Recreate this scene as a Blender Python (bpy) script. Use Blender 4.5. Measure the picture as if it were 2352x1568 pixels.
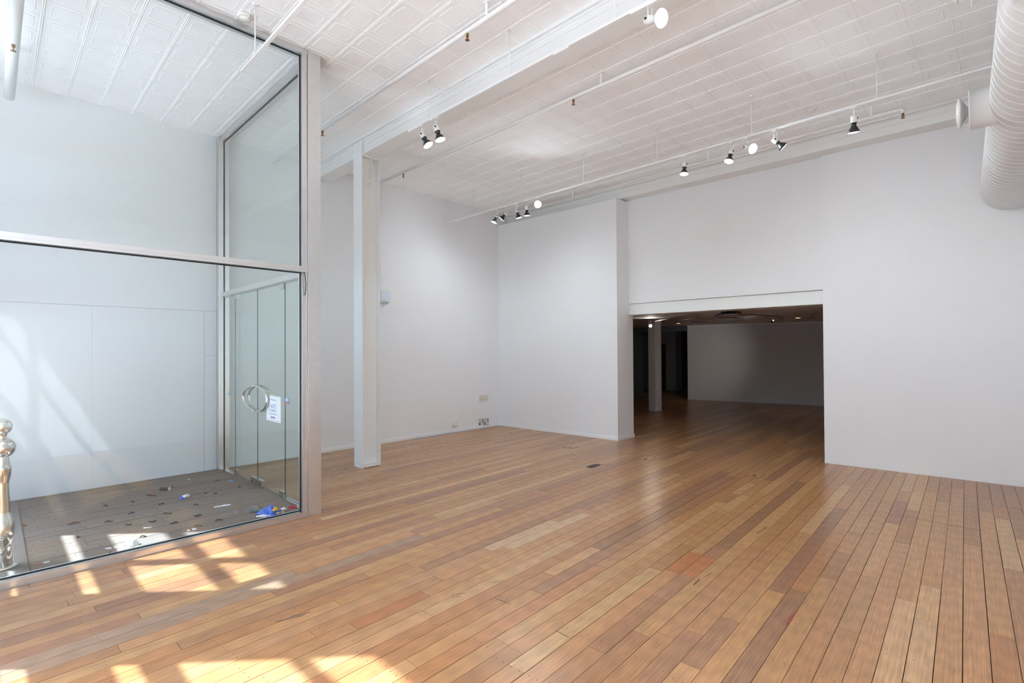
import bpy, bmesh, math, random
from math import sin, cos, pi, radians, sqrt, atan2, hypot
from mathutils import Vector, Matrix

for o in list(bpy.data.objects):
    bpy.data.objects.remove(o)
SC = bpy.context.scene
COL = SC.collection
random.seed(11)

# ------------------------------------------------------------------ camera
FPX, CX, CY, CAMH = 1165.8, 1176.0, 795.1, 1.5
yaw, pit, rol = radians(44.2287), radians(0.536), radians(-0.3177)
_r = Vector((cos(yaw), sin(yaw), 0)); _d = Vector((-sin(yaw), cos(yaw), 0)); _u = Vector((0, 0, 1))
CD = _d * cos(pit) + _u * sin(pit); _u2 = _u * cos(pit) - _d * sin(pit)
CR = _r * cos(rol) + _u2 * sin(rol); CU = _u2 * cos(rol) - _r * sin(rol)
CAM = Vector((0, 0, CAMH))
cd = bpy.data.cameras.new('camera')
cam = bpy.data.objects.new('camera', cd); COL.objects.link(cam)
cd.sensor_width = 36.0; cd.lens = 36.0 * FPX / 2352.0
cd.shift_y = (CY - 784.0) / 2352.0
cd.clip_start = 0.02
cam.matrix_world = Matrix(((CR.x, CU.x, -CD.x, CAM.x), (CR.y, CU.y, -CD.y, CAM.y), (CR.z, CU.z, -CD.z, CAM.z), (0, 0, 0, 1)))
SC.camera = cam

# ------------------------------------------------------------------ light
SUN_DIR = Vector((0.92, 1.0, -1.85)).normalized()
w = bpy.data.worlds.new('sky'); SC.world = w; w.use_nodes = True
nt = w.node_tree; bg = nt.nodes['Background']
sky = nt.nodes.new('ShaderNodeTexSky'); sky.sky_type = 'NISHITA'; sky.sun_disc = False
sky.sun_elevation = radians(53.7); sky.sun_rotation = atan2(-0.92, -1.0); sky.dust_density = 3.0; sky.ozone_density = 0.6
wb = nt.nodes.new('ShaderNodeMix'); wb.data_type = 'RGBA'; wb.blend_type = 'MULTIPLY'; wb.inputs[0].default_value = 1.0
wb.inputs[7].default_value = (0.93, 0.98, 1.03, 1)          # cool white balance of the daylight
nt.links.new(sky.outputs[0], wb.inputs[6]); nt.links.new(wb.outputs[2], bg.inputs[0]); bg.inputs[1].default_value = 0.46
sl = bpy.data.lights.new('sun', 'SUN'); sl.energy = 10.0; sl.angle = radians(0.7); sl.color = (0.76, 0.90, 1.0)
sun = bpy.data.objects.new('sun', sl); COL.objects.link(sun)
sun.rotation_euler = SUN_DIR.to_track_quat('-Z', 'Y').to_euler(); sun.location = (-6, -8, 12)
pl_ = bpy.data.lights.new('sky_portal', 'AREA'); pl_.shape = 'RECTANGLE'; pl_.size = 8.1; pl_.size_y = 4.25
pl_.cycles.is_portal = True
po = bpy.data.objects.new('sky_portal', pl_); COL.objects.link(po)
po.location = (-3.28, -0.98, 2.14); po.rotation_euler = (radians(90), 0, 0)
SC.view_settings.view_transform = 'Standard'; SC.view_settings.look = 'None'
SC.view_settings.gamma = 1.0; SC.view_settings.use_curve_mapping = False
SC.view_settings.exposure = 0.90
SC.cycles.max_bounces = 12; SC.cycles.diffuse_bounces = 8; SC.cycles.glossy_bounces = 4
SC.cycles.transparent_max_bounces = 16; SC.cycles.transmission_bounces = 8
SC.cycles.adaptive_threshold = 0.02; SC.cycles.use_denoising = True; SC.cycles.caustics_reflective = False; SC.cycles.caustics_refractive = False
SC.cycles.sample_clamp_indirect = 6.0

# ------------------------------------------------------------------ materials
MATS = {}
def _mat(name):
    m = bpy.data.materials.new(name); m.use_nodes = True
    n = m.node_tree; b = n.nodes['Principled BSDF']
    MATS[name] = m
    return m, n, b
def N(n, t, **kw):
    x = n.nodes.new(t)
    for k, v in kw.items(): setattr(x, k, v)
    return x
def plain(name, col, rough=0.5, metal=0.0, spec=0.5, var=0.04, scale=6.0, bump=0.0, bscale=60.0, emit=None, estr=0.0):
    m, n, b = _mat(name)
    g = N(n, 'ShaderNodeNewGeometry')
    nz = N(n, 'ShaderNodeTexNoise'); nz.inputs['Scale'].default_value = scale; nz.inputs['Detail'].default_value = 5
    n.links.new(g.outputs['Position'], nz.inputs['Vector'])
    mx = N(n, 'ShaderNodeMix', data_type='RGBA')
    mx.inputs[6].default_value = tuple(c * (1 - var) for c in col) + (1,)
    mx.inputs[7].default_value = tuple(min(1, c * (1 + var)) for c in col) + (1,)
    n.links.new(nz.outputs['Fac'], mx.inputs[0]); n.links.new(mx.outputs[2], b.inputs['Base Color'])
    b.inputs['Roughness'].default_value = rough; b.inputs['Metallic'].default_value = metal
    b.inputs['Specular IOR Level'].default_value = spec
    if bump:
        n2 = N(n, 'ShaderNodeTexNoise'); n2.inputs['Scale'].default_value = bscale; n2.inputs['Detail'].default_value = 4
        n.links.new(g.outputs['Position'], n2.inputs['Vector'])
        bp = N(n, 'ShaderNodeBump'); bp.inputs['Strength'].default_value = bump; bp.inputs['Distance'].default_value = 0.01
        n.links.new(n2.outputs['Fac'], bp.inputs['Height']); n.links.new(bp.outputs[0], b.inputs['Normal'])
    if emit:
        b.inputs['Emission Color'].default_value = emit + (1,); b.inputs['Emission Strength'].default_value = estr
    return m
plain('wall_paint', (0.81, 0.815, 0.828), 0.62, spec=0.3, var=0.012, scale=1.5, bump=0.04, bscale=45)
plain('ceiling_paint', (0.93, 0.93, 0.935), 0.7, spec=0.2, var=0.02, scale=2.0, bump=0.25, bscale=30)
plain('beam_paint', (0.80, 0.795, 0.785), 0.5, var=0.015, scale=3, bump=0.08, bscale=35)
plain('cream_paint', (0.80, 0.80, 0.78), 0.5, var=0.02, scale=3)
plain('trim_paint', (0.83, 0.83, 0.84), 0.4, var=0.015)
plain('porch_panel_paint', (0.80, 0.815, 0.82), 0.25, var=0.01, scale=1.2)
plain('groove_shadow', (0.50, 0.52, 0.52), 0.8)
plain('white_metal', (0.82, 0.82, 0.82), 0.35, var=0.01)
plain('pipe_paint', (0.82, 0.815, 0.81), 0.4, var=0.015)
plain('white_plastic', (0.80, 0.79, 0.76), 0.4)
plain('ivory_plastic', (0.74, 0.70, 0.60), 0.4)
plain('clear_plastic', (0.68, 0.75, 0.82), 0.2, var=0.02)
plain('black_shade', (0.012, 0.014, 0.018), 0.35)
plain('black_plastic', (0.01, 0.01, 0.012), 0.4)
plain('brass', (0.30, 0.16, 0.05), 0.4, metal=0.8)
plain('red_liquid', (0.35, 0.03, 0.01), 0.2)
plain('bulb_glow', (1, 1, 1), 0.4, emit=(1.0, 0.99, 0.96), estr=3.0)
plain('bulb_body', (0.85, 0.85, 0.84), 0.25)
plain('warm_glow', (1, 0.7, 0.4), 0.4, emit=(1.0, 0.62, 0.28), estr=3.0)
plain('chrome', (0.82, 0.80, 0.76), 0.07, metal=1.0, var=0.02)
plain('steel_satin', (0.62, 0.63, 0.62), 0.22, metal=1.0, var=0.03, scale=30)
plain('gasket', (0.008, 0.012, 0.016), 0.5)
plain('glass_edge', (0.02, 0.07, 0.07), 0.15)
plain('dark_under', (0.035, 0.022, 0.014), 0.9)
plain('dark_gap', (0.02, 0.018, 0.016), 0.9)
plain('pavement', (0.78, 0.78, 0.78), 0.85, var=0.12, scale=4, bump=0.2)
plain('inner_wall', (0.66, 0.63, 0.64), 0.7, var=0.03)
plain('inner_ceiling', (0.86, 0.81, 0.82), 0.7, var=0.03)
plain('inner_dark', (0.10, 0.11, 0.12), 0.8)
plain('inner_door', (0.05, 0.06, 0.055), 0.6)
plain('rail_grey', (0.25, 0.22, 0.2), 0.4, metal=0.5)
plain('paper_white', (0.85, 0.87, 0.90), 0.6, var=0.01)
plain('ink_blue', (0.22, 0.42, 0.68), 0.7)
plain('ink_grey', (0.45, 0.52, 0.60), 0.7)
plain('ink_purple', (0.30, 0.26, 0.55), 0.7)
plain('ink_red', (0.55, 0.15, 0.17), 0.7)
plain('foil_blue', (0.03, 0.13, 0.60), 0.3, var=0.25, scale=18)
plain('foil_yellow', (0.85, 0.47, 0.03), 0.35, var=0.1, scale=60)
plain('foil_silver', (0.70, 0.72, 0.74), 0.3, var=0.1, scale=40)
plain('foil_red', (0.50, 0.02, 0.04), 0.3, var=0.3, scale=60)
plain('sky_bit', (0.08, 0.38, 0.75), 0.5)
plain('leaf_brown', (0.25, 0.12, 0.05), 0.8, var=0.3, scale=40)
plain('leaf_dark', (0.07, 0.06, 0.05), 0.9, var=0.3, scale=50)
plain('lint_grey', (0.22, 0.21, 0.20), 0.95, var=0.35, scale=90, bump=0.6, bscale=200)
plain('tissue', (0.82, 0.80, 0.76), 0.8, var=0.05, scale=30)
plain('teal_plastic', (0.05, 0.13, 0.15), 0.4)
plain('lens_dark', (0.004, 0.005, 0.01), 0.1)
plain('cable_blue', (0.02, 0.06, 0.30), 0.5)

def aluminium():
    m, n, b = _mat('aluminium')
    g = N(n, 'ShaderNodeNewGeometry')
    mp = N(n, 'ShaderNodeMapping'); mp.inputs['Scale'].default_value = (90, 4, 4)
    n.links.new(g.outputs['Position'], mp.inputs['Vector'])
    nz = N(n, 'ShaderNodeTexNoise'); nz.inputs['Scale'].default_value = 3; nz.inputs['Detail'].default_value = 6
    n.links.new(mp.outputs[0], nz.inputs['Vector'])
    cr = N(n, 'ShaderNodeValToRGB')
    cr.color_ramp.elements[0].color = (0.68, 0.675, 0.67, 1); cr.color_ramp.elements[1].color = (0.80, 0.79, 0.785, 1)
    n.links.new(nz.outputs['Fac'], cr.inputs[0]); n.links.new(cr.outputs[0], b.inputs['Base Color'])
    b.inputs['Metallic'].default_value = 0.9; b.inputs['Roughness'].default_value = 0.30
aluminium()

def glass(name, tint, boost=1.7):
    m = bpy.data.materials.new(name); m.use_nodes = True; MATS[name] = m
    n = m.node_tree; n.nodes.clear()
    out = N(n, 'ShaderNodeOutputMaterial'); mix = N(n, 'ShaderNodeMixShader')
    tr = N(n, 'ShaderNodeBsdfTransparent'); tr.inputs[0].default_value = tint + (1,)
    gl = N(n, 'ShaderNodeBsdfGlossy'); gl.inputs['Roughness'].default_value = 0.0; gl.inputs['Color'].default_value = (0.95, 1, 0.98, 1)
    fr = N(n, 'ShaderNodeFresnel'); fr.inputs['IOR'].default_value = 1.5
    ge = N(n, 'ShaderNodeNewGeometry')
    inv = N(n, 'ShaderNodeMath', operation='SUBTRACT'); inv.inputs[0].default_value = boost
    mb = N(n, 'ShaderNodeMath', operation='MULTIPLY'); mb.inputs[1].default_value = boost
    n.links.new(ge.outputs['Backfacing'], mb.inputs[0]); n.links.new(mb.outputs[0], inv.inputs[1])
    mu = N(n, 'ShaderNodeMath', operation='MULTIPLY', use_clamp=True)
    n.links.new(fr.outputs[0], mu.inputs[0]); n.links.new(inv.outputs[0], mu.inputs[1])
    n.links.new(mu.outputs[0], mix.inputs[0]); n.links.new(tr.outputs[0], mix.inputs[1]); n.links.new(gl.outputs[0], mix.inputs[2])
    n.links.new(mix.outputs[0], out.inputs[0])
glass('glass_clear', (0.972, 0.988, 0.988))
glass('glass_green', (0.925, 0.985, 0.975))
glass('glass_upper', (0.962, 0.985, 0.978))
glass('glass_window', (0.97, 0.985, 0.98), 1.0)

BA = radians(2.487)            # the boards lie a little askew of the walls
BT = Vector((-sin(BA), cos(BA), 0)); BN = Vector((cos(BA), sin(BA), 0))
def wood(name, use_attr, dusty):
    m, n, b = _mat(name)
    if use_attr:
        ca = N(n, 'ShaderNodeVertexColor'); ca.layer_name = 'tone'
        base = ca.outputs['Color']; rnd = ca.outputs['Alpha']
    else:
        oi = N(n, 'ShaderNodeObjectInfo'); base = oi.outputs['Color']; rnd = oi.outputs['Alpha']
    g = N(n, 'ShaderNodeNewGeometry')
    vr = N(n, 'ShaderNodeVectorRotate', rotation_type='Z_AXIS'); vr.inputs['Angle'].default_value = -BA
    n.links.new(g.outputs['Position'], vr.inputs['Vector'])
    off = N(n, 'ShaderNodeCombineXYZ')
    m1 = N(n, 'ShaderNodeMath', operation='MULTIPLY'); m1.inputs[1].default_value = 37.0
    n.links.new(rnd, m1.inputs[0]); n.links.new(m1.outputs[0], off.inputs[2]); n.links.new(m1.outputs[0], off.inputs[1])
    ad = N(n, 'ShaderNodeVectorMath', operation='ADD')
    n.links.new(vr.outputs[0], ad.inputs[0]); n.links.new(off.outputs[0], ad.inputs[1])
    # long grain streaks
    mp = N(n, 'ShaderNodeMapping'); mp.inputs['Scale'].default_value = (210, 3.0, 1.0)
    n.links.new(ad.outputs[0], mp.inputs['Vector'])
    n1 = N(n, 'ShaderNodeTexNoise'); n1.inputs['Scale'].default_value = 1.0; n1.inputs['Detail'].default_value = 8; n1.inputs['Distortion'].default_value = 0.4
    n.links.new(mp.outputs[0], n1.inputs['Vector'])
    # cathedral figure
    mp2 = N(n, 'ShaderNodeMapping'); mp2.inputs['Scale'].default_value = (9, 0.9, 1.0)
    n.links.new(ad.outputs[0], mp2.inputs['Vector'])
    wv = N(n, 'ShaderNodeTexWave', wave_type='RINGS'); wv.inputs['Scale'].default_value = 2.6; wv.inputs['Distortion'].default_value = 5.0; wv.inputs['Detail'].default_value = 3
    n.links.new(mp2.outputs[0], wv.inputs['Vector'])
    # slow blotches
    mp3 = N(n, 'ShaderNodeMapping'); mp3.inputs['Scale'].default_value = (14, 2.2, 1.0)
    n.links.new(ad.outputs[0], mp3.inputs['Vector'])
    n3 = N(n, 'ShaderNodeTexNoise'); n3.inputs['Scale'].default_value = 1.0; n3.inputs['Detail'].default_value = 4
    n.links.new(mp3.outputs[0], n3.inputs['Vector'])
    def mapr(sock, a, c, lo, hi):
        r = N(n, 'ShaderNodeMapRange'); r.inputs['From Min'].default_value = a; r.inputs['From Max'].default_value = c
        r.inputs['To Min'].default_value = lo; r.inputs['To Max'].default_value = hi
        n.links.new(sock, r.inputs['Value']); return r.outputs[0]
    def mul(a, c):
        x = N(n, 'ShaderNodeMath', operation='MULTIPLY'); n.links.new(a, x.inputs[0]); n.links.new(c, x.inputs[1]); return x.outputs[0]
    f = mul(mul(mapr(n1.outputs['Fac'], .32, .68, .76, 1.16), mapr(wv.outputs['Fac'], 0, 1, .92, 1.05)), mapr(n3.outputs['Fac'], .25, .75, .94, 1.06))
    # nail holes: pairs across each board, at the joists
    sx = N(n, 'ShaderNodeSeparateXYZ'); n.links.new(vr.outputs[0], sx.inputs[0])
    def M(op, a, c):
        x = N(n, 'ShaderNodeMath', operation=op)
        for i, v in enumerate((a, c)):
            if isinstance(v, (int, float)): x.inputs[i].default_value = v
            elif v is not None: n.links.new(v, x.inputs[i])
        return x.outputs[0]
    ux = M('ABSOLUTE', M('SUBTRACT', M('FLOORED_MODULO', M('ADD', sx.outputs['X'], 0.6331 - 0.050765 + 20 * .10153), .10153), .050765), 0)   # distance from a board edge
    dx = M('SUBTRACT', ux, .027)
    jit = M('MULTIPLY', M('SUBTRACT', rnd, .5), .06)
    dy = M('SUBTRACT', M('FLOORED_MODULO', M('ADD', sx.outputs['Y'], M('ADD', jit, 10.0)), .43), .215)
    d2 = M('ADD', M('MULTIPLY', dx, dx), M('MULTIPLY', dy, dy))
    nail = mapr(d2, 6e-6, 1.4e-5, 0.15, 1.0)
    f = mul(f, nail)
    hv = N(n, 'ShaderNodeHueSaturation'); n.links.new(base, hv.inputs['Color']); n.links.new(f, hv.inputs['Value'])
    col = hv.outputs[0]
    # scuffs that grey the surface
    n4 = N(n, 'ShaderNodeTexNoise'); n4.inputs['Scale'].default_value = 1.1 if not dusty else 2.2; n4.inputs['Detail'].default_value = 3 if not dusty else 7; n4.inputs['Roughness'].default_value = 0.45 if not dusty else .7
    n.links.new(g.outputs['Position'], n4.inputs['Vector'])
    mx = N(n, 'ShaderNodeMix', data_type='RGBA')
    n.links.new(mapr(n4.outputs['Fac'], .40 if not dusty else .25, .75, 0.0 if not dusty else .55, .18 if not dusty else .93), mx.inputs[0])
    n.links.new(col, mx.inputs[6]); mx.inputs[7].default_value = (0.33, 0.24, 0.17, 1) if not dusty else (0.20, 0.195, 0.185, 1)
    n.links.new(mx.outputs[2] if dusty else col, b.inputs['Base Color'])
    b.inputs['Roughness'].default_value = 0.28 if not dusty else 0.75
    rr = mapr(n4.outputs['Fac'], .3, .75, .24 if not dusty else .7, .31 if not dusty else .85)
    if dusty: n.links.new(rr, b.inputs['Roughness'])
    b.inputs['Specular IOR Level'].default_value = 0.5 if not dusty else 0.2
    bp = N(n, 'ShaderNodeBump'); bp.inputs['Strength'].default_value = 0.05; bp.inputs['Distance'].default_value = 0.003
    n.links.new(f, bp.inputs['Height']); n.links.new(bp.outputs[0], b.inputs['Normal'])
    return m
wood('board_wood', False, False); wood('board_wood_far', True, False)
wood('porch_wood', False, True)

# ------------------------------------------------------------------ mesh helpers
WL = {}          # world offset of every object that parents others
class MB:
    def __init__(s): s.v = []; s.f = []; s.m = []; s.sm = []
    def add(s, vs, fs, mi=0, smooth=False):
        k = len(s.v); s.v += [tuple(p) for p in vs]
        for f in fs: s.f.append(tuple(i + k for i in f)); s.m.append(mi); s.sm.append(smooth)
        return s
    def box(s, x0, x1, y0, y1, z0, z1, mi=0):
        return s.add([(x0,y0,z0),(x1,y0,z0),(x1,y1,z0),(x0,y1,z0),(x0,y0,z1),(x1,y0,z1),(x1,y1,z1),(x0,y1,z1)],
                     [(0,3,2,1),(4,5,6,7),(0,1,5,4),(1,2,6,5),(2,3,7,6),(3,0,4,7)], mi)
    def prism(s, poly, z0, z1, mi=0):
        n = len(poly)
        a = sum(poly[i][0]*poly[(i+1)%n][1]-poly[(i+1)%n][0]*poly[i][1] for i in range(n))
        if a < 0: poly = poly[::-1]
        vs = [(p[0],p[1],z0) for p in poly] + [(p[0],p[1],z1) for p in poly]
        fs = [tuple(range(n-1,-1,-1)), tuple(range(n,2*n))] + [(i,(i+1)%n,n+(i+1)%n,n+i) for i in range(n)]
        return s.add(vs, fs, mi)
    def extr(s, poly, origin, ex, ey, ez, t0, t1, mi=0):
        """polygon in the plane (ex, ey) swept along ez from t0 to t1"""
        o = Vector(origin); ex = Vector(ex); ey = Vector(ey); ez = Vector(ez); n = len(poly)
        a = sum(poly[i][0]*poly[(i+1)%n][1]-poly[(i+1)%n][0]*poly[i][1] for i in range(n))
        if (a < 0) != (ex.cross(ey).dot(ez) < 0): poly = poly[::-1]
        vs = [o+ex*p[0]+ey*p[1]+ez*t0 for p in poly] + [o+ex*p[0]+ey*p[1]+ez*t1 for p in poly]
        fs = [tuple(range(n-1,-1,-1)), tuple(range(n,2*n))] + [(i,(i+1)%n,n+(i+1)%n,n+i) for i in range(n)]
        return s.add(vs, fs, mi)
    def lathe(s, prof, origin, axis, n=20, mi=0, smooth=True, caps=True):
        o = Vector(origin); a = Vector(axis).normalized()
        e = Vector((1,0,0)) if abs(a.x) < .9 else Vector((0,1,0))
        e1 = a.cross(e).normalized(); e2 = a.cross(e1)
        vs = []; fs = []
        for (r, t) in prof:
            for i in range(n):
                p = 2*pi*i/n; vs.append(o + a*t + (e1*cos(p)+e2*sin(p))*r)
        for k in range(len(prof)-1):
            for i in range(n):
                j = (i+1) % n; fs.append((k*n+i, k*n+j, (k+1)*n+j, (k+1)*n+i))
        s.add(vs, fs, mi, smooth)
        if caps:
            b = len(s.v) - len(vs)
            if prof[0][0] > 1e-5: s.f.append(tuple(b+i for i in range(n-1,-1,-1))); s.m.append(mi); s.sm.append(False)
            if prof[-1][0] > 1e-5: s.f.append(tuple(b+(len(prof)-1)*n+i for i in range(n))); s.m.append(mi); s.sm.append(False)
        return s
    def tube(s, pts, r, n=10, mi=0, closed=False):
        pts = [Vector(p) for p in pts]; m = len(pts); vs = []; fs = []
        prev = None
        for k in range(m):
            if closed: t = pts[(k+1)%m]-pts[k-1]
            else: t = pts[min(k+1,m-1)]-pts[max(k-1,0)]
            t.normalize()
            if prev is None:
                e = Vector((0,0,1)) if abs(t.z) < .9 else Vector((1,0,0)); e1 = t.cross(e).normalized()
            else:
                e1 = (prev - t*prev.dot(t)).normalized()
            prev = e1; e2 = t.cross(e1)
            for i in range(n):
                p = 2*pi*i/n; vs.append(pts[k]+(e1*cos(p)+e2*sin(p))*r)
        for k in range(m if closed else m-1):
            for i in range(n):
                j = (i+1)%n; q = (k+1)%m; fs.append((k*n+i,k*n+j,q*n+j,q*n+i))
        s.add(vs, fs, mi, True)
        if not closed:
            b = len(s.v)-len(vs)
            s.f.append(tuple(b+i for i in range(n-1,-1,-1))); s.m.append(mi); s.sm.append(False)
            s.f.append(tuple(b+(m-1)*n+i for i in range(n))); s.m.append(mi); s.sm.append(False)
        return s
    def mesh(s, name, mats, off=(0,0,0)):
        me = bpy.data.meshes.new(name)
        me.from_pydata([(p[0]-off[0],p[1]-off[1],p[2]-off[2]) for p in s.v], [], s.f)
        for m in ([mats] if isinstance(mats, str) else mats): me.materials.append(MATS[m])
        me.polygons.foreach_set('material_index', s.m); me.polygons.foreach_set('use_smooth', s.sm)
        bm = bmesh.new(); bm.from_mesh(me); bmesh.ops.recalc_face_normals(bm, faces=bm.faces); bm.to_mesh(me); bm.free()
        me.update(); return me
    def build(s, name, mats, parent=None, **kw):
        """world-space geometry -> one object; a child keeps its world place under its parent"""
        if parent is None:
            xs = [p[0] for p in s.v]; ys = [p[1] for p in s.v]; zs = [p[2] for p in s.v]
            loc = Vector(((min(xs)+max(xs))/2, (min(ys)+max(ys))/2, min(zs)))
            o = bpy.data.objects.new(name, s.mesh(name, mats, loc)); COL.objects.link(o); o.location = loc; WL[o.name] = loc
        else:
            pw = WL[parent.name]
            o = bpy.data.objects.new(name, s.mesh(name, mats, pw)); COL.objects.link(o); o.parent = parent; WL[o.name] = pw
        return tag(o, **kw)
def tag(o, label=None, cat=None, group=None, kind=None):
    if label: o['label'] = label
    if cat: o['category'] = cat
    if group: o['group'] = group
    if kind: o['kind'] = kind
    return o
def empty(name, loc, **kw):
    o = bpy.data.objects.new(name, None); COL.objects.link(o); o.location = loc; o.empty_display_size = .1
    WL[o.name] = Vector(loc); return tag(o, **kw)
S = dict(kind='structure')
def bead(cx0, cx1, h, w):      # ridge profile
    return [(cx0, 0), (cx0 + w*.3, -h), (cx1 - w*.3, -h), (cx1, 0)]

ZC = 4.285                       # ceiling plane
FY = -0.70                       # inner face of the street front
XR = 0.75                        # right wall
def lwx(y): return -7.262 - 0.0148 * (y - 0.1)      # left wall line

# ------------------------------------------------------------------ walls
m = MB(); m.prism([(lwx(-1.2), -1.2), (lwx(7.6), 7.6), (lwx(7.6)-.25, 7.6), (lwx(-1.2)-.25, -1.2)], -0.2, ZC + .2)
wall_left = m.build('wall_left', 'wall_paint', label='long white left wall running from the porch to the far corner', cat='wall', **S)
# flush cladding panels of the porch part of the left wall, thin open joints between
def lwpanel(y0, y1, z0, z1):
    g = .0018
    return MB().prism([(lwx(y0+g)+.012, y0+g), (lwx(y1-g)+.012, y1-g), (lwx(y1-g)-.01, y1-g), (lwx(y0+g)-.01, y0+g)], z0+g, z1-g)
for a in [(-.95, .7845, 0.005, 2.03), (.7815, 1.885, 0.005, 2.03), (1.885, 2.03, 0.005, 1.466), (1.885, 2.03, 1.466, 2.03), (-.95, 2.03, 2.03, ZC)]:
    lwpanel(*a).build('wall_panel', 'porch_panel_paint', wall_left)
MB().prism([(lwx(-.95)+.004, -.95), (lwx(2.03)+.004, 2.03), (lwx(2.03)-.02, 2.03), (lwx(-.95)-.02, -.95)], 0, 2.2).build('joint_backing', 'groove_shadow', wall_left)
def baseboard(name, p, q, nx, ny, label, h=.062, t=.012):
    m = MB()
    m.prism([p, q, (q[0]+nx*t, q[1]+ny*t), (p[0]+nx*t, p[1]+ny*t)], 0.0, h*.72)
    m.prism([p, q, (q[0]+nx*t*.55, q[1]+ny*t*.55), (p[0]+nx*t*.55, p[1]+ny*t*.55)], h*.72, h)
    return m.build(name, 'trim_paint', label=label, cat='baseboard', **S)
baseboard('baseboard_left', (lwx(2.12), 2.12), (lwx(7.2), 7.2), 1, 0, 'low white skirting along the foot of the left wall')

def bky(x): return 7.178 + 0.0377 * (x + 7.367)     # front of the partition block
XB = -4.64
m = MB(); m.prism([(-7.45, bky(-7.45)), (XB, bky(XB)), (XB, 7.78), (-7.45, 7.78)], 0, 4.045)
m.build('wall_back_block', 'wall_paint', label='white boxed-out partition block left of the dark opening', cat='wall', **S)
m = MB(); t = .012
m.prism([(-7.36, bky(-7.36)-t), (XB+t, bky(XB)-t), (XB+t, 7.79), (XB, 7.79), (XB, bky(XB)), (-7.36, bky(-7.36))], 0, .046)
m.prism([(-7.36, bky(-7.36)-t*.5), (XB+t*.5, bky(XB)-t*.5), (XB+t*.5, 7.79), (XB, 7.79), (XB, bky(XB)), (-7.36, bky(-7.36))], .046, .06)
m.build('baseboard_back', 'trim_paint', label='low white skirting wrapping the partition block', cat='baseboard', **S)
m = MB(); m.box(-7.45, XB-.35, 7.75, 7.95, 0, ZC+.2)
m.prism([(XB-.4, 7.64), (-1.73, 7.765), (-1.73, 7.95), (XB-.4, 7.95)], 2.30, ZC + .2)
m.build('wall_back', 'wall_paint', label='white wall above the wide dark opening', cat='wall', **S)
m = MB(); m.prism([(-1.735, 7.70), (1.1, 7.845), (1.1, 8.05), (-1.735, 8.0)], -.1, ZC + .2)
m.build('wall_back_right', 'wall_paint', label='blank white wall right of the dark opening', cat='wall', **S)
m = MB(); m.box(XR, XR+.2, -1.1, 8.0, -.1, ZC+.2)
m.build('wall_right', 'wall_paint', label='white right wall beside the camera', cat='wall', **S)
# steel lintel of the opening
m = MB()
m.prism([(XB+.003, 7.675), (-1.738, 7.80), (-1.738, 7.93), (XB+.003, 7.93)], 2.125, 2.294)
m.prism([(XB-.02, 7.625), (-1.738, 7.75), (-1.738, 7.95), (XB-.02, 7.95)], 2.106, 2.125)
m.build('trim_1', 'cream_paint', label='cream steel lintel beam across the top of the dark opening', cat='beam', **S)

# ------------------------------------------------------------------ street front (behind the camera): piers, rails, mullions, panes
def zf(yf): return 1.85 * (yf - FY)
front = empty('wall_front', (-3.3, FY - .1, 0), label='white street front with banded windows behind the camera', cat='wall', **S)
Y0, Y1 = FY - .02, FY
def fbar(nm, x0, x1, z0, z1, d=0.0): MB().box(x0, x1, Y0 + d, Y1 - d, z0, z1).build(nm, 'wall_paint', front)
fbar('pier', -7.55, -6.63, -.1, ZC + .2)
fbar('pier', -5.16, -4.13, -.1, ZC + .2)
for x0, x1 in ((-6.63, -5.16),):
    fbar('rail', x0, x1, 1.36, zf(.095)); fbar('rail', x0, x1, zf(.14), zf(.41)); fbar('rail', x0, x1, zf(.50), zf(.685))
    fbar('rail', x0, x1, zf(1.03), zf(1.135)); fbar('rail', x0, x1, zf(1.375), ZC + .2)
fbar('mullion', -5.87, -5.74, zf(.685), zf(1.375))
fbar('sill', -4.13, XR, -.1, .25)
fbar('rail', -4.13, XR, 1.24, zf(.035)); fbar('rail', -4.13, XR, zf(.14), zf(.413)); fbar('rail', -4.13, XR, zf(.515), zf(.639))
fbar('rail', -4.13, XR, zf(1.03), zf(1.10)); fbar('rail', -4.13, XR, zf(1.377), ZC + .2)
for x in (-2.2, -.3): fbar('mullion', x - .05, x + .05, .25, zf(1.377))
xs = [(-4.13, -2.25), (-2.15, -.35), (-.25, XR)]
wn = 3
for (x0, x1) in xs:
    wo = empty('window_%d' % wn, ((x0+x1)/2, FY-.08, .25), label=['shopfront window next to the porch pier', 'middle shopfront window behind the camera', 'shopfront window in the right corner'][wn-3], cat='window', **S); wn += 1
    for (z0, z1) in ((.25, 1.24), (zf(.035), zf(.14)), (zf(.413), zf(.515)), (zf(.639), zf(1.03)), (zf(1.10), zf(1.377))):
        MB().box(x0, x1, FY-.013, FY-.007, z0, z1).build('pane', 'glass_window', wo)
m = MB(); m.box(-14, 8, -16, FY - .02, -.3, -.02)
m.build('pavement', 'pavement', label='grey pavement outside the street front', cat='pavement', **S)

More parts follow.
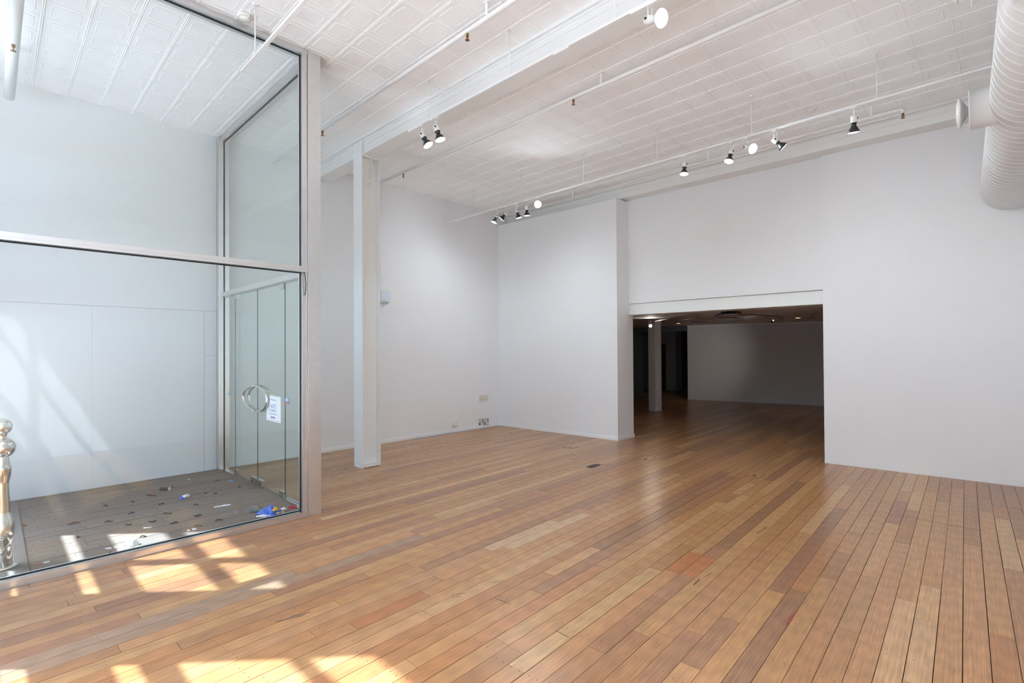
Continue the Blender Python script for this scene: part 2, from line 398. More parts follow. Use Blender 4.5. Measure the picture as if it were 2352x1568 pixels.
# ------------------------------------------------------------------ pressed metal ceiling
TC = 0.2825
m = MB(); m.box(-7.7, 1.0, -1.0, 8.1, ZC, ZC + .15)
ceiling = m.build('ceiling', 'ceiling_paint', label='white pressed-metal ceiling of embossed square tiles', cat='ceiling', **S)
def tile_mb():
    t = MB(); h = TC/2
    # seam ridges on two sides
    for ex, ey in (((1,0,0),(0,1,0)), ((0,1,0),(1,0,0))):
        if ex[0]:
            for q in (-.0065, .0065): t.extr([(-h+q-.005, .0005), (-h+q-.002, -.0042), (-h+q+.002, -.0042), (-h+q+.005, .0005)], (0,0,0), ey, (0,0,1), ex, -h+.006, h-.006)
        else: t.extr([(-h-.006, .0005), (-h-.003, -.003), (-h+.003, -.003), (-h+.006, .0005)], (0,0,0), ey, (0,0,1), ex, -h+.02, h-.02)
    # raised field with scooped corners
    a, c = .097, .078
    def ring(a, c, z):
        r = []
        for sx, sy in ((1,1),(-1,1),(-1,-1),(1,-1)):
            q = [(a*sx, c*sy), ((c+.006)*sx, (c+.006)*sy), (c*sx, a*sy)]
            if sx*sy < 0: q = q[::-1]
            r += [(x, y, z) for x, y in q]
        return r
    r0 = ring(a, c, .0005); r1 = ring(a-.005, c-.004, -.0028); r2 = ring(a-.011, c-.009, -.0008)
    n = len(r0)
    fs = [(i, (i+1)%n, n+(i+1)%n, n+i) for i in range(n)] + [(n+i, n+(i+1)%n, 2*n+(i+1)%n, 2*n+i) for i in range(n)] + [tuple(range(2*n, 3*n))]
    t.add(r0+r1+r2, fs)
    # bosses in the corners
    for sx in (1,-1):
        for sy in (1,-1):
            x, y = .112*sx, .112*sy; r = .015
            t.add([(x-r,y,.0005),(x,y-r,.0005),(x+r,y,.0005),(x,y+r,.0005),(x,y,-.005)], [(0,1,4),(1,2,4),(2,3,4),(3,0,4)], 0, True)
    return t
TILE = tile_mb(); tme = TILE.mesh('ceiling_tile', 'ceiling_paint')
def project(p):
    q = Vector(p) - CAM; z = q.dot(CD)
    if z < .15: return None
    return (CX + FPX*q.dot(CR)/z, CY - FPX*q.dot(CU)/z, z)
cells = []
for i in range(-1, 27):
    for j in range(-4, 27):
        x = -.30 - TC*i - TC/2 ; y = .29 + TC*j + TC/2
        if x < -7.35 or x > XR-.05 or y < FY+.05 or y > 7.42: continue
        pts = [project((x+sx*TC/2, y+sy*TC/2, ZC)) for sx, sy in ((-1,-1),(1,-1),(1,1),(-1,1))]
        ar = 0
        if all(pts):
            cxp = sum(p[0] for p in pts)/4; cyp = sum(p[1] for p in pts)/4
            if -60 < cxp < 2300 and -60 < cyp < 1568:
                ar = abs(sum(pts[k][0]*pts[(k+1)%4][1]-pts[(k+1)%4][0]*pts[k][1] for k in range(4)))/2
        cells.append((ar, x, y))
cells.sort(reverse=True)
rest = MB()
for k, (ar, x, y) in enumerate(cells):
    if k < 300 and ar > 0:
        o = bpy.data.objects.new('ceiling_tile', tme); COL.objects.link(o); o.parent = ceiling
        o.location = Vector((x, y, ZC)) - WL[ceiling.name]
    else:
        rest.add([(v[0]+x, v[1]+y, v[2]+ZC) for v in TILE.v], TILE.f, 0, False)
rest.build('ceiling_tile_field', 'ceiling_paint', ceiling, kind='stuff')

# ------------------------------------------------------------------ floor of narrow boards
PITCH = .10153; ORG = -.6331
m = MB(); m.box(-7.6, 1.0, FY, 8.0, -.12, -.021); m.box(-10.2, 1.0, 8.0, 19.5, -.12, -.021)
floor = m.build('floor', 'dark_under', label='worn timber floor of narrow hardwood boards', cat='floor', **S)
PAL = [((.500, .290, .145), 6), ((.560, .345, .180), 4), ((.450, .250, .125), 5), ((.410, .230, .130), 3), ((.520, .300, .145), 5), ((.590, .385, .215), 2), ((.465, .245, .115), 3), ((.375, .210, .125), 2)]
PALW = [c for c, k in PAL for _ in range(k)]
rb = random.Random(5)
def tone():
    c = rb.choice(PALW); k = .88*rb.uniform(.92, 1.08)
    return (c[0]*k, c[1]*k*.89*rb.uniform(.97, 1.03), c[2]*k*.76*rb.uniform(.94, 1.06), rb.random())
SPECIAL = {-19: [(1.50, 1.995, (.40, .165, .065))], -9: [(3.30, 3.70, (.45, .17, .06))], -8: [(3.30, 3.70, (.46, .18, .07))],
           -20: [(2.86, 3.95, (.55, .36, .20))], -21: [(2.75, 3.60, (.53, .34, .19))], 4: [(2.90, 3.62, (.54, .32, .16))],
           -27: [(-.9, 2.6, (.36, .225, .140))], -28: [(-.9, 1.6, (.37, .235, .15))]}
boards = []
for i in range(-90, 16):
    x0 = ORG + PITCH*i
    y = -1.0 - rb.uniform(0, 1.5); segs = []
    while y < 19.5:
        L = rb.choice((rb.uniform(.35, .9), rb.uniform(.8, 1.8), rb.uniform(1.4, 3.2), rb.uniform(1.4, 3.2)))
        segs.append([y, y+L, tone()]); y += L
    for (a, c, col) in SPECIAL.get(i, ()):
        out = []
        for s in segs:
            if s[1] <= a or s[0] >= c: out.append(s); continue
            if s[0] < a - .05: out.append([s[0], a, s[2]])
            if s[1] > c + .05: out.append([c, s[1], s[2]])
        out.append([a, c, col + (rb.random(),)]); segs = out
    for a, c, t4 in segs: boards.append((x0, a, c, t4))
BOARD = MB().box(-.5, .5, -.5, .5, -.5, .5)
def brd_xy(xp, yp): return (BN.x*xp + BT.x*yp, BN.y*xp + BT.y*yp)
ranked = []
for (x0, a, c, t4) in boards:
    xc, yc = x0 + PITCH/2, (a+c)/2
    X, Y = brd_xy(xc, yc)
    xa = min(brd_xy(xc, a)[0], brd_xy(xc, c)[0]); xb = max(brd_xy(xc, a)[0], brd_xy(xc, c)[0])
    if xb > XR + .05 or c < FY - .2: continue
    if xa < (-7.42 if yc < 7.9 else -9.3): continue
    if xb < -4.70 and c < 2.0: continue            # under the porch
    ar = 0
    for k in range(6):
        yy0 = a + (c-a)*k/6; yy1 = a + (c-a)*(k+1)/6
        pts = [project((*brd_xy(px, py), 0)) for px, py in ((x0, yy0), (x0+PITCH, yy0), (x0+PITCH, yy1), (x0, yy1))]
        if not all(pts): continue
        cxp = sum(p[0] for p in pts)/4; cyp = sum(p[1] for p in pts)/4
        if 0 < cxp < 2352 and 780 < cyp < 1600:
            X2, Y2 = brd_xy(xc, (yy0+yy1)/2)
            if X2 < -4.6 and Y2 < 2.1: continue
            if Y2 > 7.7: continue
            ar += abs(sum(pts[j][0]*pts[(j+1)%4][1]-pts[(j+1)%4][0]*pts[j][1] for j in range(4)))/2
    ranked.append((ar, x0, a, c, t4))
ranked.sort(key=lambda q: -q[0])
bme = BOARD.mesh('floorboard', 'board_wood')
GAPX = .0026
far_v = []; far_f = []; far_c = []
for k, (ar, x0, a, c, t4) in enumerate(ranked):
    xc, yc = x0 + PITCH/2, (a+c)/2
    dz = rb.uniform(-.0006, .0006); gx = GAPX*rb.uniform(.6, 1.7)
    if k < 300 and ar > 0:
        o = bpy.data.objects.new('floorboard', bme); COL.objects.link(o); o.parent = floor
        X, Y = brd_xy(xc, yc)
        o.location = Vector((X, Y, -.010 + dz)) - WL[floor.name]; o.rotation_euler = (0, 0, BA)
        o.scale = (PITCH - gx, (c-a) - .0022, .02); o.color = t4
    else:
        x1, x2, y1, y2 = x0+gx/2, x0+PITCH-gx/2, a+.001, c-.001
        y1 = max(y1, FY - .3)
        if y2 <= y1: continue
        P = [brd_xy(x1, y1), brd_xy(x2, y1), brd_xy(x2, y2), brd_xy(x1, y2)]; b0 = len(far_v)
        far_v += [(p[0], p[1], -.02) for p in P] + [(p[0], p[1], dz) for p in P]
        far_f += [tuple(b0+q for q in f) for f in ((4,5,6,7),(0,1,5,4),(1,2,6,5),(2,3,7,6),(3,0,4,7))]; far_c += [t4]*5
wlf = WL[floor.name]
me = bpy.data.meshes.new('floorboard_field'); me.from_pydata([(v[0]-wlf.x, v[1]-wlf.y, v[2]-wlf.z) for v in far_v], [], far_f)
me.materials.append(MATS['board_wood_far'])
ca = me.color_attributes.new('tone', 'FLOAT_COLOR', 'CORNER'); buf = []
for p in me.polygons:
    for _ in range(p.loop_total): buf += list(far_c[p.index])
ca.data.foreach_set('color', buf)
o = bpy.data.objects.new('floorboard_field', me); COL.objects.link(o); o.parent = floor; tag(o, kind='stuff')

# porch floor: the same boards, grey with dust
def clip(poly, f):
    out = []
    for i in range(len(poly)):
        a, b = poly[i], poly[(i+1) % len(poly)]; fa, fb = f(a), f(b)
        if fa >= 0: out.append(a)
        if fa*fb < 0:
            t = fa/(fa-fb); out.append((a[0]+(b[0]-a[0])*t, a[1]+(b[1]-a[1])*t))
    return out
m = MB(); m.prism([(lwx(-.9)-.02, -.9), (-4.66, -.9), (-4.66, 2.13), (lwx(2.13)-.02, 2.13)], -.02, -.006)
porch = m.build('porch_floor', 'dark_under', label='dusty grey board floor of the glazed porch', cat='floor', **S)
rp = random.Random(8)
for i in range(-68, -39):
    x0 = ORG + PITCH*i; y = -1.4 - rp.uniform(0, 1)
    while y < 2.6:
        L = rp.uniform(1.0, 3.0); a, c = y, min(y+L, 2.7); y += L
        P = [brd_xy(x0+.0015, a+.001), brd_xy(x0+PITCH-.0015, a+.001), brd_xy(x0+PITCH-.0015, c-.001), brd_xy(x0+.0015, c-.001)]
        for f in (lambda p: p[0]-lwx(p[1]), lambda p: -4.655-p[0], lambda p: 2.13-p[1], lambda p: p[1]+.9): P = clip(P, f) if len(P) > 2 else []
        if len(P) < 3: continue
        if abs(sum(P[k][0]*P[(k+1)%len(P)][1]-P[(k+1)%len(P)][0]*P[k][1] for k in range(len(P)))) < .004: continue
        t4 = tone(); o = MB().prism(P, -.006, .003 + rp.uniform(-.0012, .0012)).build('porch_board', 'porch_wood', porch); o.color = (t4[0]*.62, t4[1]*.66, t4[2]*.75, t4[3])
# rubber entrance strip and dust crumbs
MB().prism([(lwx(-.6)+.02, -.6), (-4.68, -.6), (-4.68, .19), (lwx(.19)+.02, .19)], .0035, .010).build('entrance_mat', 'lint_grey', label='flat grey mat at the street end of the porch', cat='mat')

# ------------------------------------------------------------------ beams
def ceiling_beam(name, y0, y1, z0, x0, x1, label, slope=0.0):
    e = empty(name, ((x0+x1)/2, (y0+y1)/2, z0), label=label, cat='beam', **S)
    def yy(x, y): return y + slope*(x-x0)
    def bar(nm, a, b, za, zb): MB().prism([(x0, yy(x0,a)), (x1, yy(x1,a)), (x1, yy(x1,b)), (x0, yy(x0,b))], za, zb).build(nm, 'beam_paint', e)
    bar('beam_body', y0, y1, z0+.012, ZC+.01)
    bar('bottom_flange', y0-.006, y1+.006, z0, z0+.012)
    bar('moulding', y0-.008, y0, z0+.10, z0+.108)
    bar('moulding', y0-.010, y0, z0+.165, z0+.175)
    bar('cornice', y0-.022, y0, ZC-.03, ZC+.005)
    return e
ceiling_beam('ceiling_beam', 3.358, 3.565, 4.058, -7.3, XR, 'white boxed ceiling beam carried by the steel column')
ceiling_beam('ceiling_beam', 7.40, 7.80, 4.072, -7.35, XR, 'white boxed ceiling beam over the back wall', .018)

# ------------------------------------------------------------------ steel column
col = empty('steel_column', (-6.04, 3.47, 0), label='white-painted steel column under the ceiling beam', cat='column')
MB().box(-6.149, -5.937, 3.335, 3.350, 0, 4.235).build('front_flange', 'trim_paint', col)
MB().box(-6.149, -5.937, 3.585, 3.600, 0, 4.058).build('back_flange', 'cream_paint', col)
MB().box(-6.07, -6.015, 3.350, 3.585, 0, 4.058).build('web', 'cream_paint', col)
MB().box(-6.015, -5.945, 3.352, 3.583, .006, .055).build('base_plate', 'cream_paint', col)
br = MB().box(-6.015, -6.000, 3.352, 3.52, 3.70, 4.05).build('bracket', 'cream_paint', col)
MB().prism([(-6.0, 3.475), (-5.940, 3.475), (-5.940, 3.485), (-6.0, 3.485)], 3.78, 4.05).build('stiffener', 'cream_paint', br)
MB().box(-6.0, -5.938, 3.352, 3.585, 4.035, 4.056).build('seat_angle', 'cream_paint', br)
for z in (3.73, 3.80, 3.87, 3.94, 4.00):
    MB().lathe([(.011, 0), (.010, .005), (.005, .009), (0, .010)], (-6.0, 3.378, z), (1, 0, 0), 8).build('rivet', 'cream_paint', br)
for (y, z) in ((3.47, 3.72), (3.49, 3.735)):
    MB().lathe([(.009, 0), (.008, .005), (0, .009)], (-6.0, y, z), (1, 0, 0), 8).build('rivet', 'cream_paint', br)

# ------------------------------------------------------------------ glazed porch screen
GX0, GX1 = -4.70, -4.585         # frame depth
def pane(mb_args, name, mat, parent):
    x0, x1, y0, y1, z0, z1 = mb_args; m = MB(); m.box(*mb_args)
    thinx = (x1-x0) < (y1-y0)
    # big faces are glass, rims are the dark green edge
    for k in range(6): m.m[k] = 1
    for k in ((5, 3) if thinx else (2, 4)): m.m[k] = 0
    return m.build(name, [mat, 'glass_edge'], parent)
ws = empty('window_1', (-4.64, .7, 0), label='aluminium-framed glass side wall of the porch', cat='window', **S)
MB().box(GX0, GX1, -.72, 2.03, 0, .045).build('bottom_rail', 'aluminium', ws)
MB().box(-4.648, GX1-.003, -.72, 2.0, .045, .052).build('bead', 'steel_satin', ws)
MB().box(GX0, GX1, -.72, 2.03, 2.232, 2.284).build('transom', 'aluminium', ws)
MB().box(GX1, GX1+.004, -.72, 2.01, 2.252, 2.262).build('transom_lip', 'aluminium', ws)
MB().box(GX0, GX1, -.72, 2.03, 4.238, ZC-.004).build('top_rail', 'aluminium', ws)
MB().box(-4.66, -4.60, 1.985, 2.03, .045, 4.238).build('end_stile', 'aluminium', ws)
cp = MB().box(-4.80, GX1, 2.033, 2.152, 0, ZC-.004).build('corner_post', 'aluminium', ws)
for z in (.25, .7, 1.15, 1.6, 2.05, 2.6, 3.2, 3.8):
    MB().lathe([(.005, 0), (.004, .002), (0, .0025)], (GX1, 2.045, z), (1, 0, 0), 8).build('screw', 'steel_satin', cp)
for (z0, z1) in ((.052, 2.232), (2.284, 4.238)):
    p = pane((-4.652, -4.642, -.72, 1.985, z0, z1), 'pane', 'glass_clear', ws)
    g = MB(); g.box(-4.645, -4.637, -.72, 1.985, z0, z0+.006); g.box(-4.645, -4.637, -.72, 1.985, z1-.009, z1); g.box(-4.645, -4.637, 1.976, 1.985, z0, z1)
    g.build('gasket', 'gasket', p)
MB().tube([(-4.592, 1.998, 2.24), (-4.575, 1.999, 2.20), (-4.570, 2.004, 2.12), (-4.580, 2.006, 2.05), (-4.588, 2.001, 2.02)], .004, 6).build('sensor_cable', 'black_plastic', ws)

YD = 2.10
wd = empty('window_2', (-6.03, YD, 0), label='aluminium and glass screen around the porch doors', cat='window', **S)
MB().box(lwx(2.1)+.005, -7.205, 2.03, 2.15, 0, ZC-.004).build('jamb', 'aluminium', wd)
MB().box(-7.205, -4.80, 2.05, 2.15, 4.215, ZC-.004).build('top_rail', 'aluminium', wd)
MB().box(-7.205, -4.80, 2.045, 2.15, 2.213, 2.268).build('header_rail', 'aluminium', wd)
MB().box(-7.205, -6.80, 2.07, 2.13, 0.003, .012).build('floor_channel', 'steel_satin', wd)
MB().box(-5.275, -4.80, 2.07, 2.13, 0.003, .022).build('floor_channel', 'steel_satin', wd)
for a, nm in (((-7.205, -4.80, 2.095, 2.105, 2.268, 4.215), 'upper_pane'), ((-7.205, -6.793, 2.095, 2.105, .012, 2.213), 'side_pane'), ((-5.277, -4.80, 2.095, 2.105, .022, 2.213), 'side_pane')):
    p = pane(a, nm, 'glass_upper' if nm == 'upper_pane' else 'glass_green', wd)
    x0, x1, _, _, z0, z1 = a
    if nm == 'upper_pane' or x0 < -7: MB().box(x0, x0+.010, 2.088, 2.096, z0, z1).build('gasket', 'gasket', p)
    if nm == 'upper_pane' or x1 > -5: MB().box(x1-.010, x1, 2.088, 2.096, z0, z1).build('gasket', 'gasket', p)
    if nm == 'upper_pane': MB().box(x0, x1, 2.088, 2.096, z1-.010, z1).build('gasket', 'gasket', p)
    if x0 > -6:
        st = MB().box(-5.255, -5.165, 2.090, 2.0945, .978, 1.042).build('sticker', 'ink_blue', p)
        MB().box(-5.255, -5.165, 2.0888, 2.0900, .978, .998).build('sticker_band', 'ink_red', st)
        for zz in (1.026, 1.014): MB().box(-5.243, -5.178, 2.0888, 2.0900, zz, zz+.005).build('sticker_line', 'paper_white', st)
    if x1 < -6 and nm == 'side_pane':
        for zz, L in ((.985, .16), (.970, .10)): MB().box(-7.06, -7.06+L, 2.0925, 2.0945, zz, zz+.007).build('etched_line', 'sky_bit', p)
def half_ring(cx, y, side, n=30):
    """half of the long oval pull, on one leaf"""
    a, c, cz = .365, .140, .985
    return [(cx + side*(.004 + (a-.004)*sin(pi*k/n)), y, cz + c*cos(pi*k/n)) for k in range(n+1)]
def door(name, x0, x1, side, label):
    d = empty(name, ((x0+x1)/2, YD, 0), label=label, cat='door', **S)
    pane((x0+.003, x1-.003, 2.095, 2.105, .012, 2.208), 'pane', 'glass_green', d)
    seam = x1 if side < 0 else x0; hinge = x0 if side < 0 else x1
    h0, h1 = (hinge+.003, hinge+.12) if side < 0 else (hinge-.12, hinge-.003)
    MB().box(h0, h1, 2.083, 2.117, .010, .075).build('hinge_patch', 'steel_satin', d)
    MB().box(h0, h1, 2.083, 2.117, 2.150, 2.213).build('hinge_patch', 'steel_satin', d)
    k0, k1 = (seam-.17, seam-.004) if side < 0 else (seam+.004, seam+.17)
    lk = MB().box(k0, k1, 2.080, 2.120, .010, .085).build('lock_patch', 'steel_satin', d)
    MB().lathe([(.013, 0), (.013, .004), (0, .004)], ((k0+k1)/2+.03*side, 2.080, .048), (0, -1, 0), 12).build('keyhole', 'black_plastic', lk)
    for y in (2.068, 2.132):
        p = MB(); p.tube(half_ring(seam, y, side), .015, 14)
        hr = p.build('pull_handle', 'chrome', d)
        q = half_ring(seam, y, side)
        for k in (8, 22): MB().tube([q[k], (q[k][0], YD + (-.005 if y < YD else .005), q[k][2])], .009, 8).build('standoff', 'chrome', hr)
    return d
door('door_1', -6.79, -6.045, -1, 'frameless glass door leaf nearer the left wall')
door('door_2', -6.045, -5.28, 1, 'frameless glass door leaf carrying the white notice')

# notice on the door
nb = empty('notice', (-5.566, 2.09, .768), label='white ARTS centre notice with purple arrow taped to the glass door', cat='notice')
NX0, NX1, NZ0, NZ1 = -5.762, -5.373, .768, 1.039
MB().box(NX0, NX1, 2.0905, 2.0940, NZ0, NZ1).build('sheet', 'paper_white', nb)
for z in (NZ0+.012, NZ1-.015): MB().box(NX0+.012, NX1-.02, 2.0895, 2.0905, z, z+.003).build('border_line', 'ink_grey', nb)
def text(body, size, x, z, mat, parent, name, sx=1.0, rot=0.0, extr=.0004, y=2.0897):
    c = bpy.data.curves.new(name, 'FONT'); c.body = body; c.size = size; c.align_x = 'CENTER'; c.align_y = 'CENTER'; c.extrude = extr
    o = bpy.data.objects.new(name, c); COL.objects.link(o)
    dg = bpy.context.evaluated_depsgraph_get(); me = bpy.data.meshes.new_from_object(o.evaluated_get(dg))
    bpy.data.objects.remove(o)
    me.materials.clear(); me.materials.append(MATS[mat])
    o = bpy.data.objects.new(name, me); COL.objects.link(o); o.parent = parent
    M = Matrix.Translation(Vector((x, y, z)) - WL[parent.name]) @ Matrix.Rotation(rot, 4, 'Y') @ Matrix.Rotation(radians(90), 4, 'X') @ Matrix.Diagonal((sx, 1, 1, 1))
    o.matrix_local = M; return o
text('ARTS', .062, -5.566, .926, 'ink_blue', nb, 'lettering', 1.0)
text('centre', .050, -5.566, .886, 'ink_blue', nb, 'lettering', 1.0)
text('EAST', .034, -5.668, .908, 'ink_grey', nb, 'lettering', 1.0, radians(-90))
text('MAIN ENTRANCE TO', .022, -5.580, .996, 'ink_grey', nb, 'lettering', 1.0)
text('ENTRANCE ALONG THE LANE', .016, -5.575, .846, 'ink_grey', nb, 'lettering', 1.0)
MB().extr([(-.065, .0), (-.045, .013), (-.045, .009), (.06, .009), (.06, -.009), (-.045, -.009), (-.045, -.013)], (-5.580, 2.0905, .810), (1,0,0), (0,0,1), (0,-1,0), 0, .001).build('arrow', 'ink_purple', nb)

# ------------------------------------------------------------------ chrome bollard sculpture at the street end
sc = empty('chrome_bollard', (-5.035, .055, 0), label='chrome bollard of stacked spheres and rippled stem in the porch', cat='sculpture')
def sph(r, z, n=14): return [(r*sin(pi*k/n), z - r*cos(pi*k/n)) for k in range(n+1)]
bx, by = -5.035, .055
MB().lathe(sph(.058, .992), (bx, by, 0), (0,0,1), 28).build('upper_sphere', 'chrome', sc)
MB().lathe(sph(.075, .845), (bx, by, 0), (0,0,1), 28).build('lower_sphere', 'chrome', sc)
MB().lathe([(.030, .905), (.026, .925), (.032, .942)], (bx, by, 0), (0,0,1), 20, caps=False).build('neck', 'chrome', sc)
prof = []
for k in range(61):
    z = .785 - .775*k/60
    r = .032 + .018*max(0, sin((.785-z)*14.5 + .5))*(1 if z < .72 else .55) + .030*(1-z/.785)
    prof.append((r, z))
MB().lathe(prof[::-1], (bx, by, 0), (0,0,1), 24).build('rippled_stem', 'chrome', sc)
MB().lathe([(.085, .0105), (.085, .018), (.07, .022), (.05, .024)], (bx, by, 0), (0,0,1), 24).build('foot', 'chrome', sc)

# ------------------------------------------------------------------ sprinkler pipes
def pipe(name, y, z, r, x0, x1, brackets, heads, label, mat='pipe_paint', endcap=None):
    e = empty(name, ((x0+x1)/2, y, z), label=label, cat='pipe', group='sprinkler pipes under the ceiling')
    pts = [(x0, y, z), (x1, y, z)] if not endcap else [(x0, y, z), (x1-.03, y, z), (x1-.008, y, z-.008), (x1, y, z-.03), (x1, y, z-.05)]
    MB().tube(pts, r, 14).build('pipe', mat, e)
    for x in brackets:
        b = MB(); b.box(x-.014, x+.014, y-.004, y+.004, z+r*.8, ZC); b.box(x-.03, x+.03, y-.012, y+.012, ZC-.012, ZC)
        b.build('bracket', 'white_metal', e)
    for (hx, hz) in heads:
        h = MB(); h.lathe([(.012, 0), (.012, .02), (.009, .024)], (hx, y, hz), (0,0,-1), 10)
        hd = h.build('sprinkler_head', 'brass', e)
        MB().lathe([(.004, .022), (.004, .042)], (hx, y, hz), (0,0,-1), 8).build('bulb', 'red_liquid', hd)
        f = MB(); f.tube([(hx-.010, y, hz-.022), (hx-.014, y, hz-.035), (hx, y, hz-.050), (hx+.014, y, hz-.035), (hx+.010, y, hz-.022)], .0025, 6); f.lathe([(.018, .050), (.020, .053), (0, .053)], (hx, y, hz), (0,0,-1), 10)
        f.build('deflector', 'brass', hd)
    return e
pipe('sprinkler_pipe', 2.747, 4.15, .021, -7.3, XR, (-6.4, -2.935, -.5), ((-5.80, 4.128), (-3.17, 4.128)), 'white sprinkler pipe between the glass porch and the ceiling beam')
pipe('sprinkler_pipe', 4.250, 4.15, .020, -7.3, XR, (-5.98, -2.875, -.4), ((-6.36, 4.128), (-3.22, 4.128)), 'white sprinkler pipe just behind the ceiling beam')
pipe('sprinkler_pipe', 7.02, 4.15, .018, -7.3, -.79, (-5.35, -2.97, -1.08), ((-.79, 4.10),), 'white sprinkler pipe ending in a downturned head near the back wall', endcap=True)
pipe('sprinkler_pipe', .122, 4.05, .042, -7.05, -4.7, (-6.4, -5.2), ((-5.75, 4.01),), 'thick white pipe under the porch ceiling')

# ------------------------------------------------------------------ lighting tracks
def track(name, y, z, x0, x1, rods, label, clips=()):
    e = empty(name, ((x0+x1)/2, y, z), label=label, cat='light track')
    MB().box(x0, x1, y-.012, y+.012, z, z+.022).build('rail', 'white_metal', e)
    for x in rods:
        r = MB(); r.tube([(x, y, z+.02), (x, y, ZC)], .005, 8); r.box(x-.014, x+.014, y-.012, y+.012, ZC-.014, ZC); r.box(x-.018, x+.018, y-.014, y+.014, z+.018, z+.028)
        r.build('hanger_rod', 'white_metal', e)
    for (a, b) in clips: MB().box(a, b, y-.013, y+.013, z-.012, z).build('cover_strip', 'white_metal', e)
    return e
track('light_track', 1.466, 3.850, -4.572, XR, (-4.27, -3.14, -2.0, -.9), 'white lighting track beside the glass porch wall')
t2 = track('light_track', 3.12, 3.856, -4.56, XR, (-4.197, -3.045, -1.985, -.85), 'white lighting track along the front of the ceiling beam', ((-4.56, -4.36), (-4.18, -4.12), (-2.55, -2.40), (-1.86, -1.60)))
t3 = track('light_track', 5.81, 3.835, -7.44, XR, (-6.57, -5.431, -4.233, -3.104, -1.973, -.845), 'long white lighting track in front of the back wall')
MB().tube([(-7.30, 5.81, 3.85), (-7.30, 5.81, ZC)], .006, 8).build('feed_conduit', 'white_metal', t3)

LIGHTS = []
def spot(y, zt, x, aim, shade, label, S_=1.0, power=13.0, grp=None, drop=.105):
    """x: along the track; aim: (right, toward camera, down) seen from the camera"""
    a = (CR*aim[0] - Vector((CD.x, CD.y, 0)).normalized()*aim[1] + Vector((0,0,-1))*aim[2]); a.normalize()
    top = Vector((x, y, zt)); piv = top + Vector((0, 0, -drop))
    e = empty('track_spotlight', top, label=label, cat='spotlight', group=grp)
    MB().box(x-.022, x+.022, y-.015, y+.015, zt-.014, zt).build('track_adapter', 'white_metal', e)
    MB().tube([top+Vector((0,0,-.012)), piv], .006*S_, 8).build('stem', 'white_metal', e)
    s0 = piv - a*.022*S_
    sk = MB().lathe([(.024*S_, 0), (.028*S_, .004*S_), (.028*S_, .060*S_), (.026*S_, .064*S_)], s0, a, 20).build('socket', 'white_metal', e)
    side = a.cross(Vector((0,0,1)));  side = side.normalized() if side.length > .05 else Vector(CR)
    if side.dot(CD) > 0: side = -side
    MB().lathe([(.009*S_, 0), (.009*S_, .006*S_), (0, .007*S_)], piv + side*.027*S_, side, 10).build('tilt_knob', 'black_plastic', sk)
    MB().tube([top+Vector((.012,0,-.012)), top+Vector((.03,.004,-.05)), piv+Vector((.026,0,.018)), s0+a*.01+Vector((.012,0,.0))], .0028, 6).build('flex', 'white_plastic', e)
    t0 = .064*S_; S_ *= 1.0
    if shade:
        sh = MB().lathe([(.029*S_, t0), (.029*S_, t0+.006*S_), (.021*S_, t0+.010*S_), (.021*S_, t0+.026*S_), (.028*S_, t0+.042*S_), (.043*S_, t0+.066*S_), (.056*S_, t0+.092*S_), (.053*S_, t0+.092*S_), (.039*S_, t0+.066*S_), (.018*S_, t0+.030*S_)], s0, a, 24, caps=False)
        shade_o = sh.build('shade', 'black_shade', e)
        MB().lathe([(.050*S_, t0+.084*S_), (.0525*S_, t0+.091*S_), (.034*S_, t0+.095*S_), (0, t0+.096*S_)], s0, a, 24).build('bulb_face', 'bulb_glow', e)
        lo = t0 + .12*S_
    else:
        MB().lathe([(.020*S_, t0), (.020*S_, t0+.012*S_), (.030*S_, t0+.026*S_), (.052*S_, t0+.058*S_), (.058*S_, t0+.072*S_)], s0, a, 24, caps=False).build('bulb_body', 'bulb_body', e)
        MB().lathe([(.058*S_, t0+.072*S_), (.054*S_, t0+.082*S_), (.036*S_, t0+.090*S_), (0, t0+.093*S_)], s0, a, 24).build('bulb_face', 'bulb_glow', e)
        lo = t0 + .11*S_
    L = bpy.data.lights.new('lamp', 'SPOT'); L.energy = power if shade else power*1.3; L.spot_size = radians(175); L.spot_blend = 1.0; L.shadow_soft_size = .045; L.color = (.80, .91, 1)
    ob = bpy.data.objects.new('lamp', L); COL.objects.link(ob); ob.parent = e
    ob.location = s0 + a*lo - top; ob.rotation_euler = a.to_track_quat('-Z', 'Y').to_euler()
    return e
G3 = 'spotlights on the rear lighting track'; G2 = 'spotlights on the beam lighting track'
Z2, Z3 = 3.856, 3.835
spot(3.12, Z2, -4.325, (.50, .10, .85), True, 'black-shaded spotlight on the beam track, left one of the near pair', grp=G2)
spot(3.12, Z2, -4.085, (.32, .05, .95), True, 'black-shaded spotlight on the beam track, right one of the near pair', grp=G2)
spot(3.12, Z2, -1.725, (.62, .80, .42), False, 'bare white bulb spotlight alone at the top of the picture', 1.0, grp=G2)
spot(5.81, Z3, -5.985, (-.42, .05, .90), True, 'black-shaded spotlight at the left end of the rear cluster of five', .92, grp=G3)
spot(5.81, Z3, -5.770, (-.66, -.10, .75), True, 'black-shaded spotlight tilted left, second in the rear cluster of five', .92, grp=G3)
spot(5.81, Z3, -5.535, (.28, -.08, .95), True, 'black-shaded spotlight in the middle of the rear cluster of five', .92, grp=G3)
spot(5.81, Z3, -5.320, (.03, -.12, 1.0), True, 'black-shaded spotlight pointing straight down beside the bare rear bulb', .92, grp=G3)
spot(5.81, Z3, -5.100, (.02, 1.0, .25), False, 'bare white bulb at the right end of the rear cluster of five', .92, grp=G3)
spot(5.81, Z3, -2.745, (-.10, .12, .95), True, 'black-shaded spotlight alone over the dark opening', .92, grp=G3)
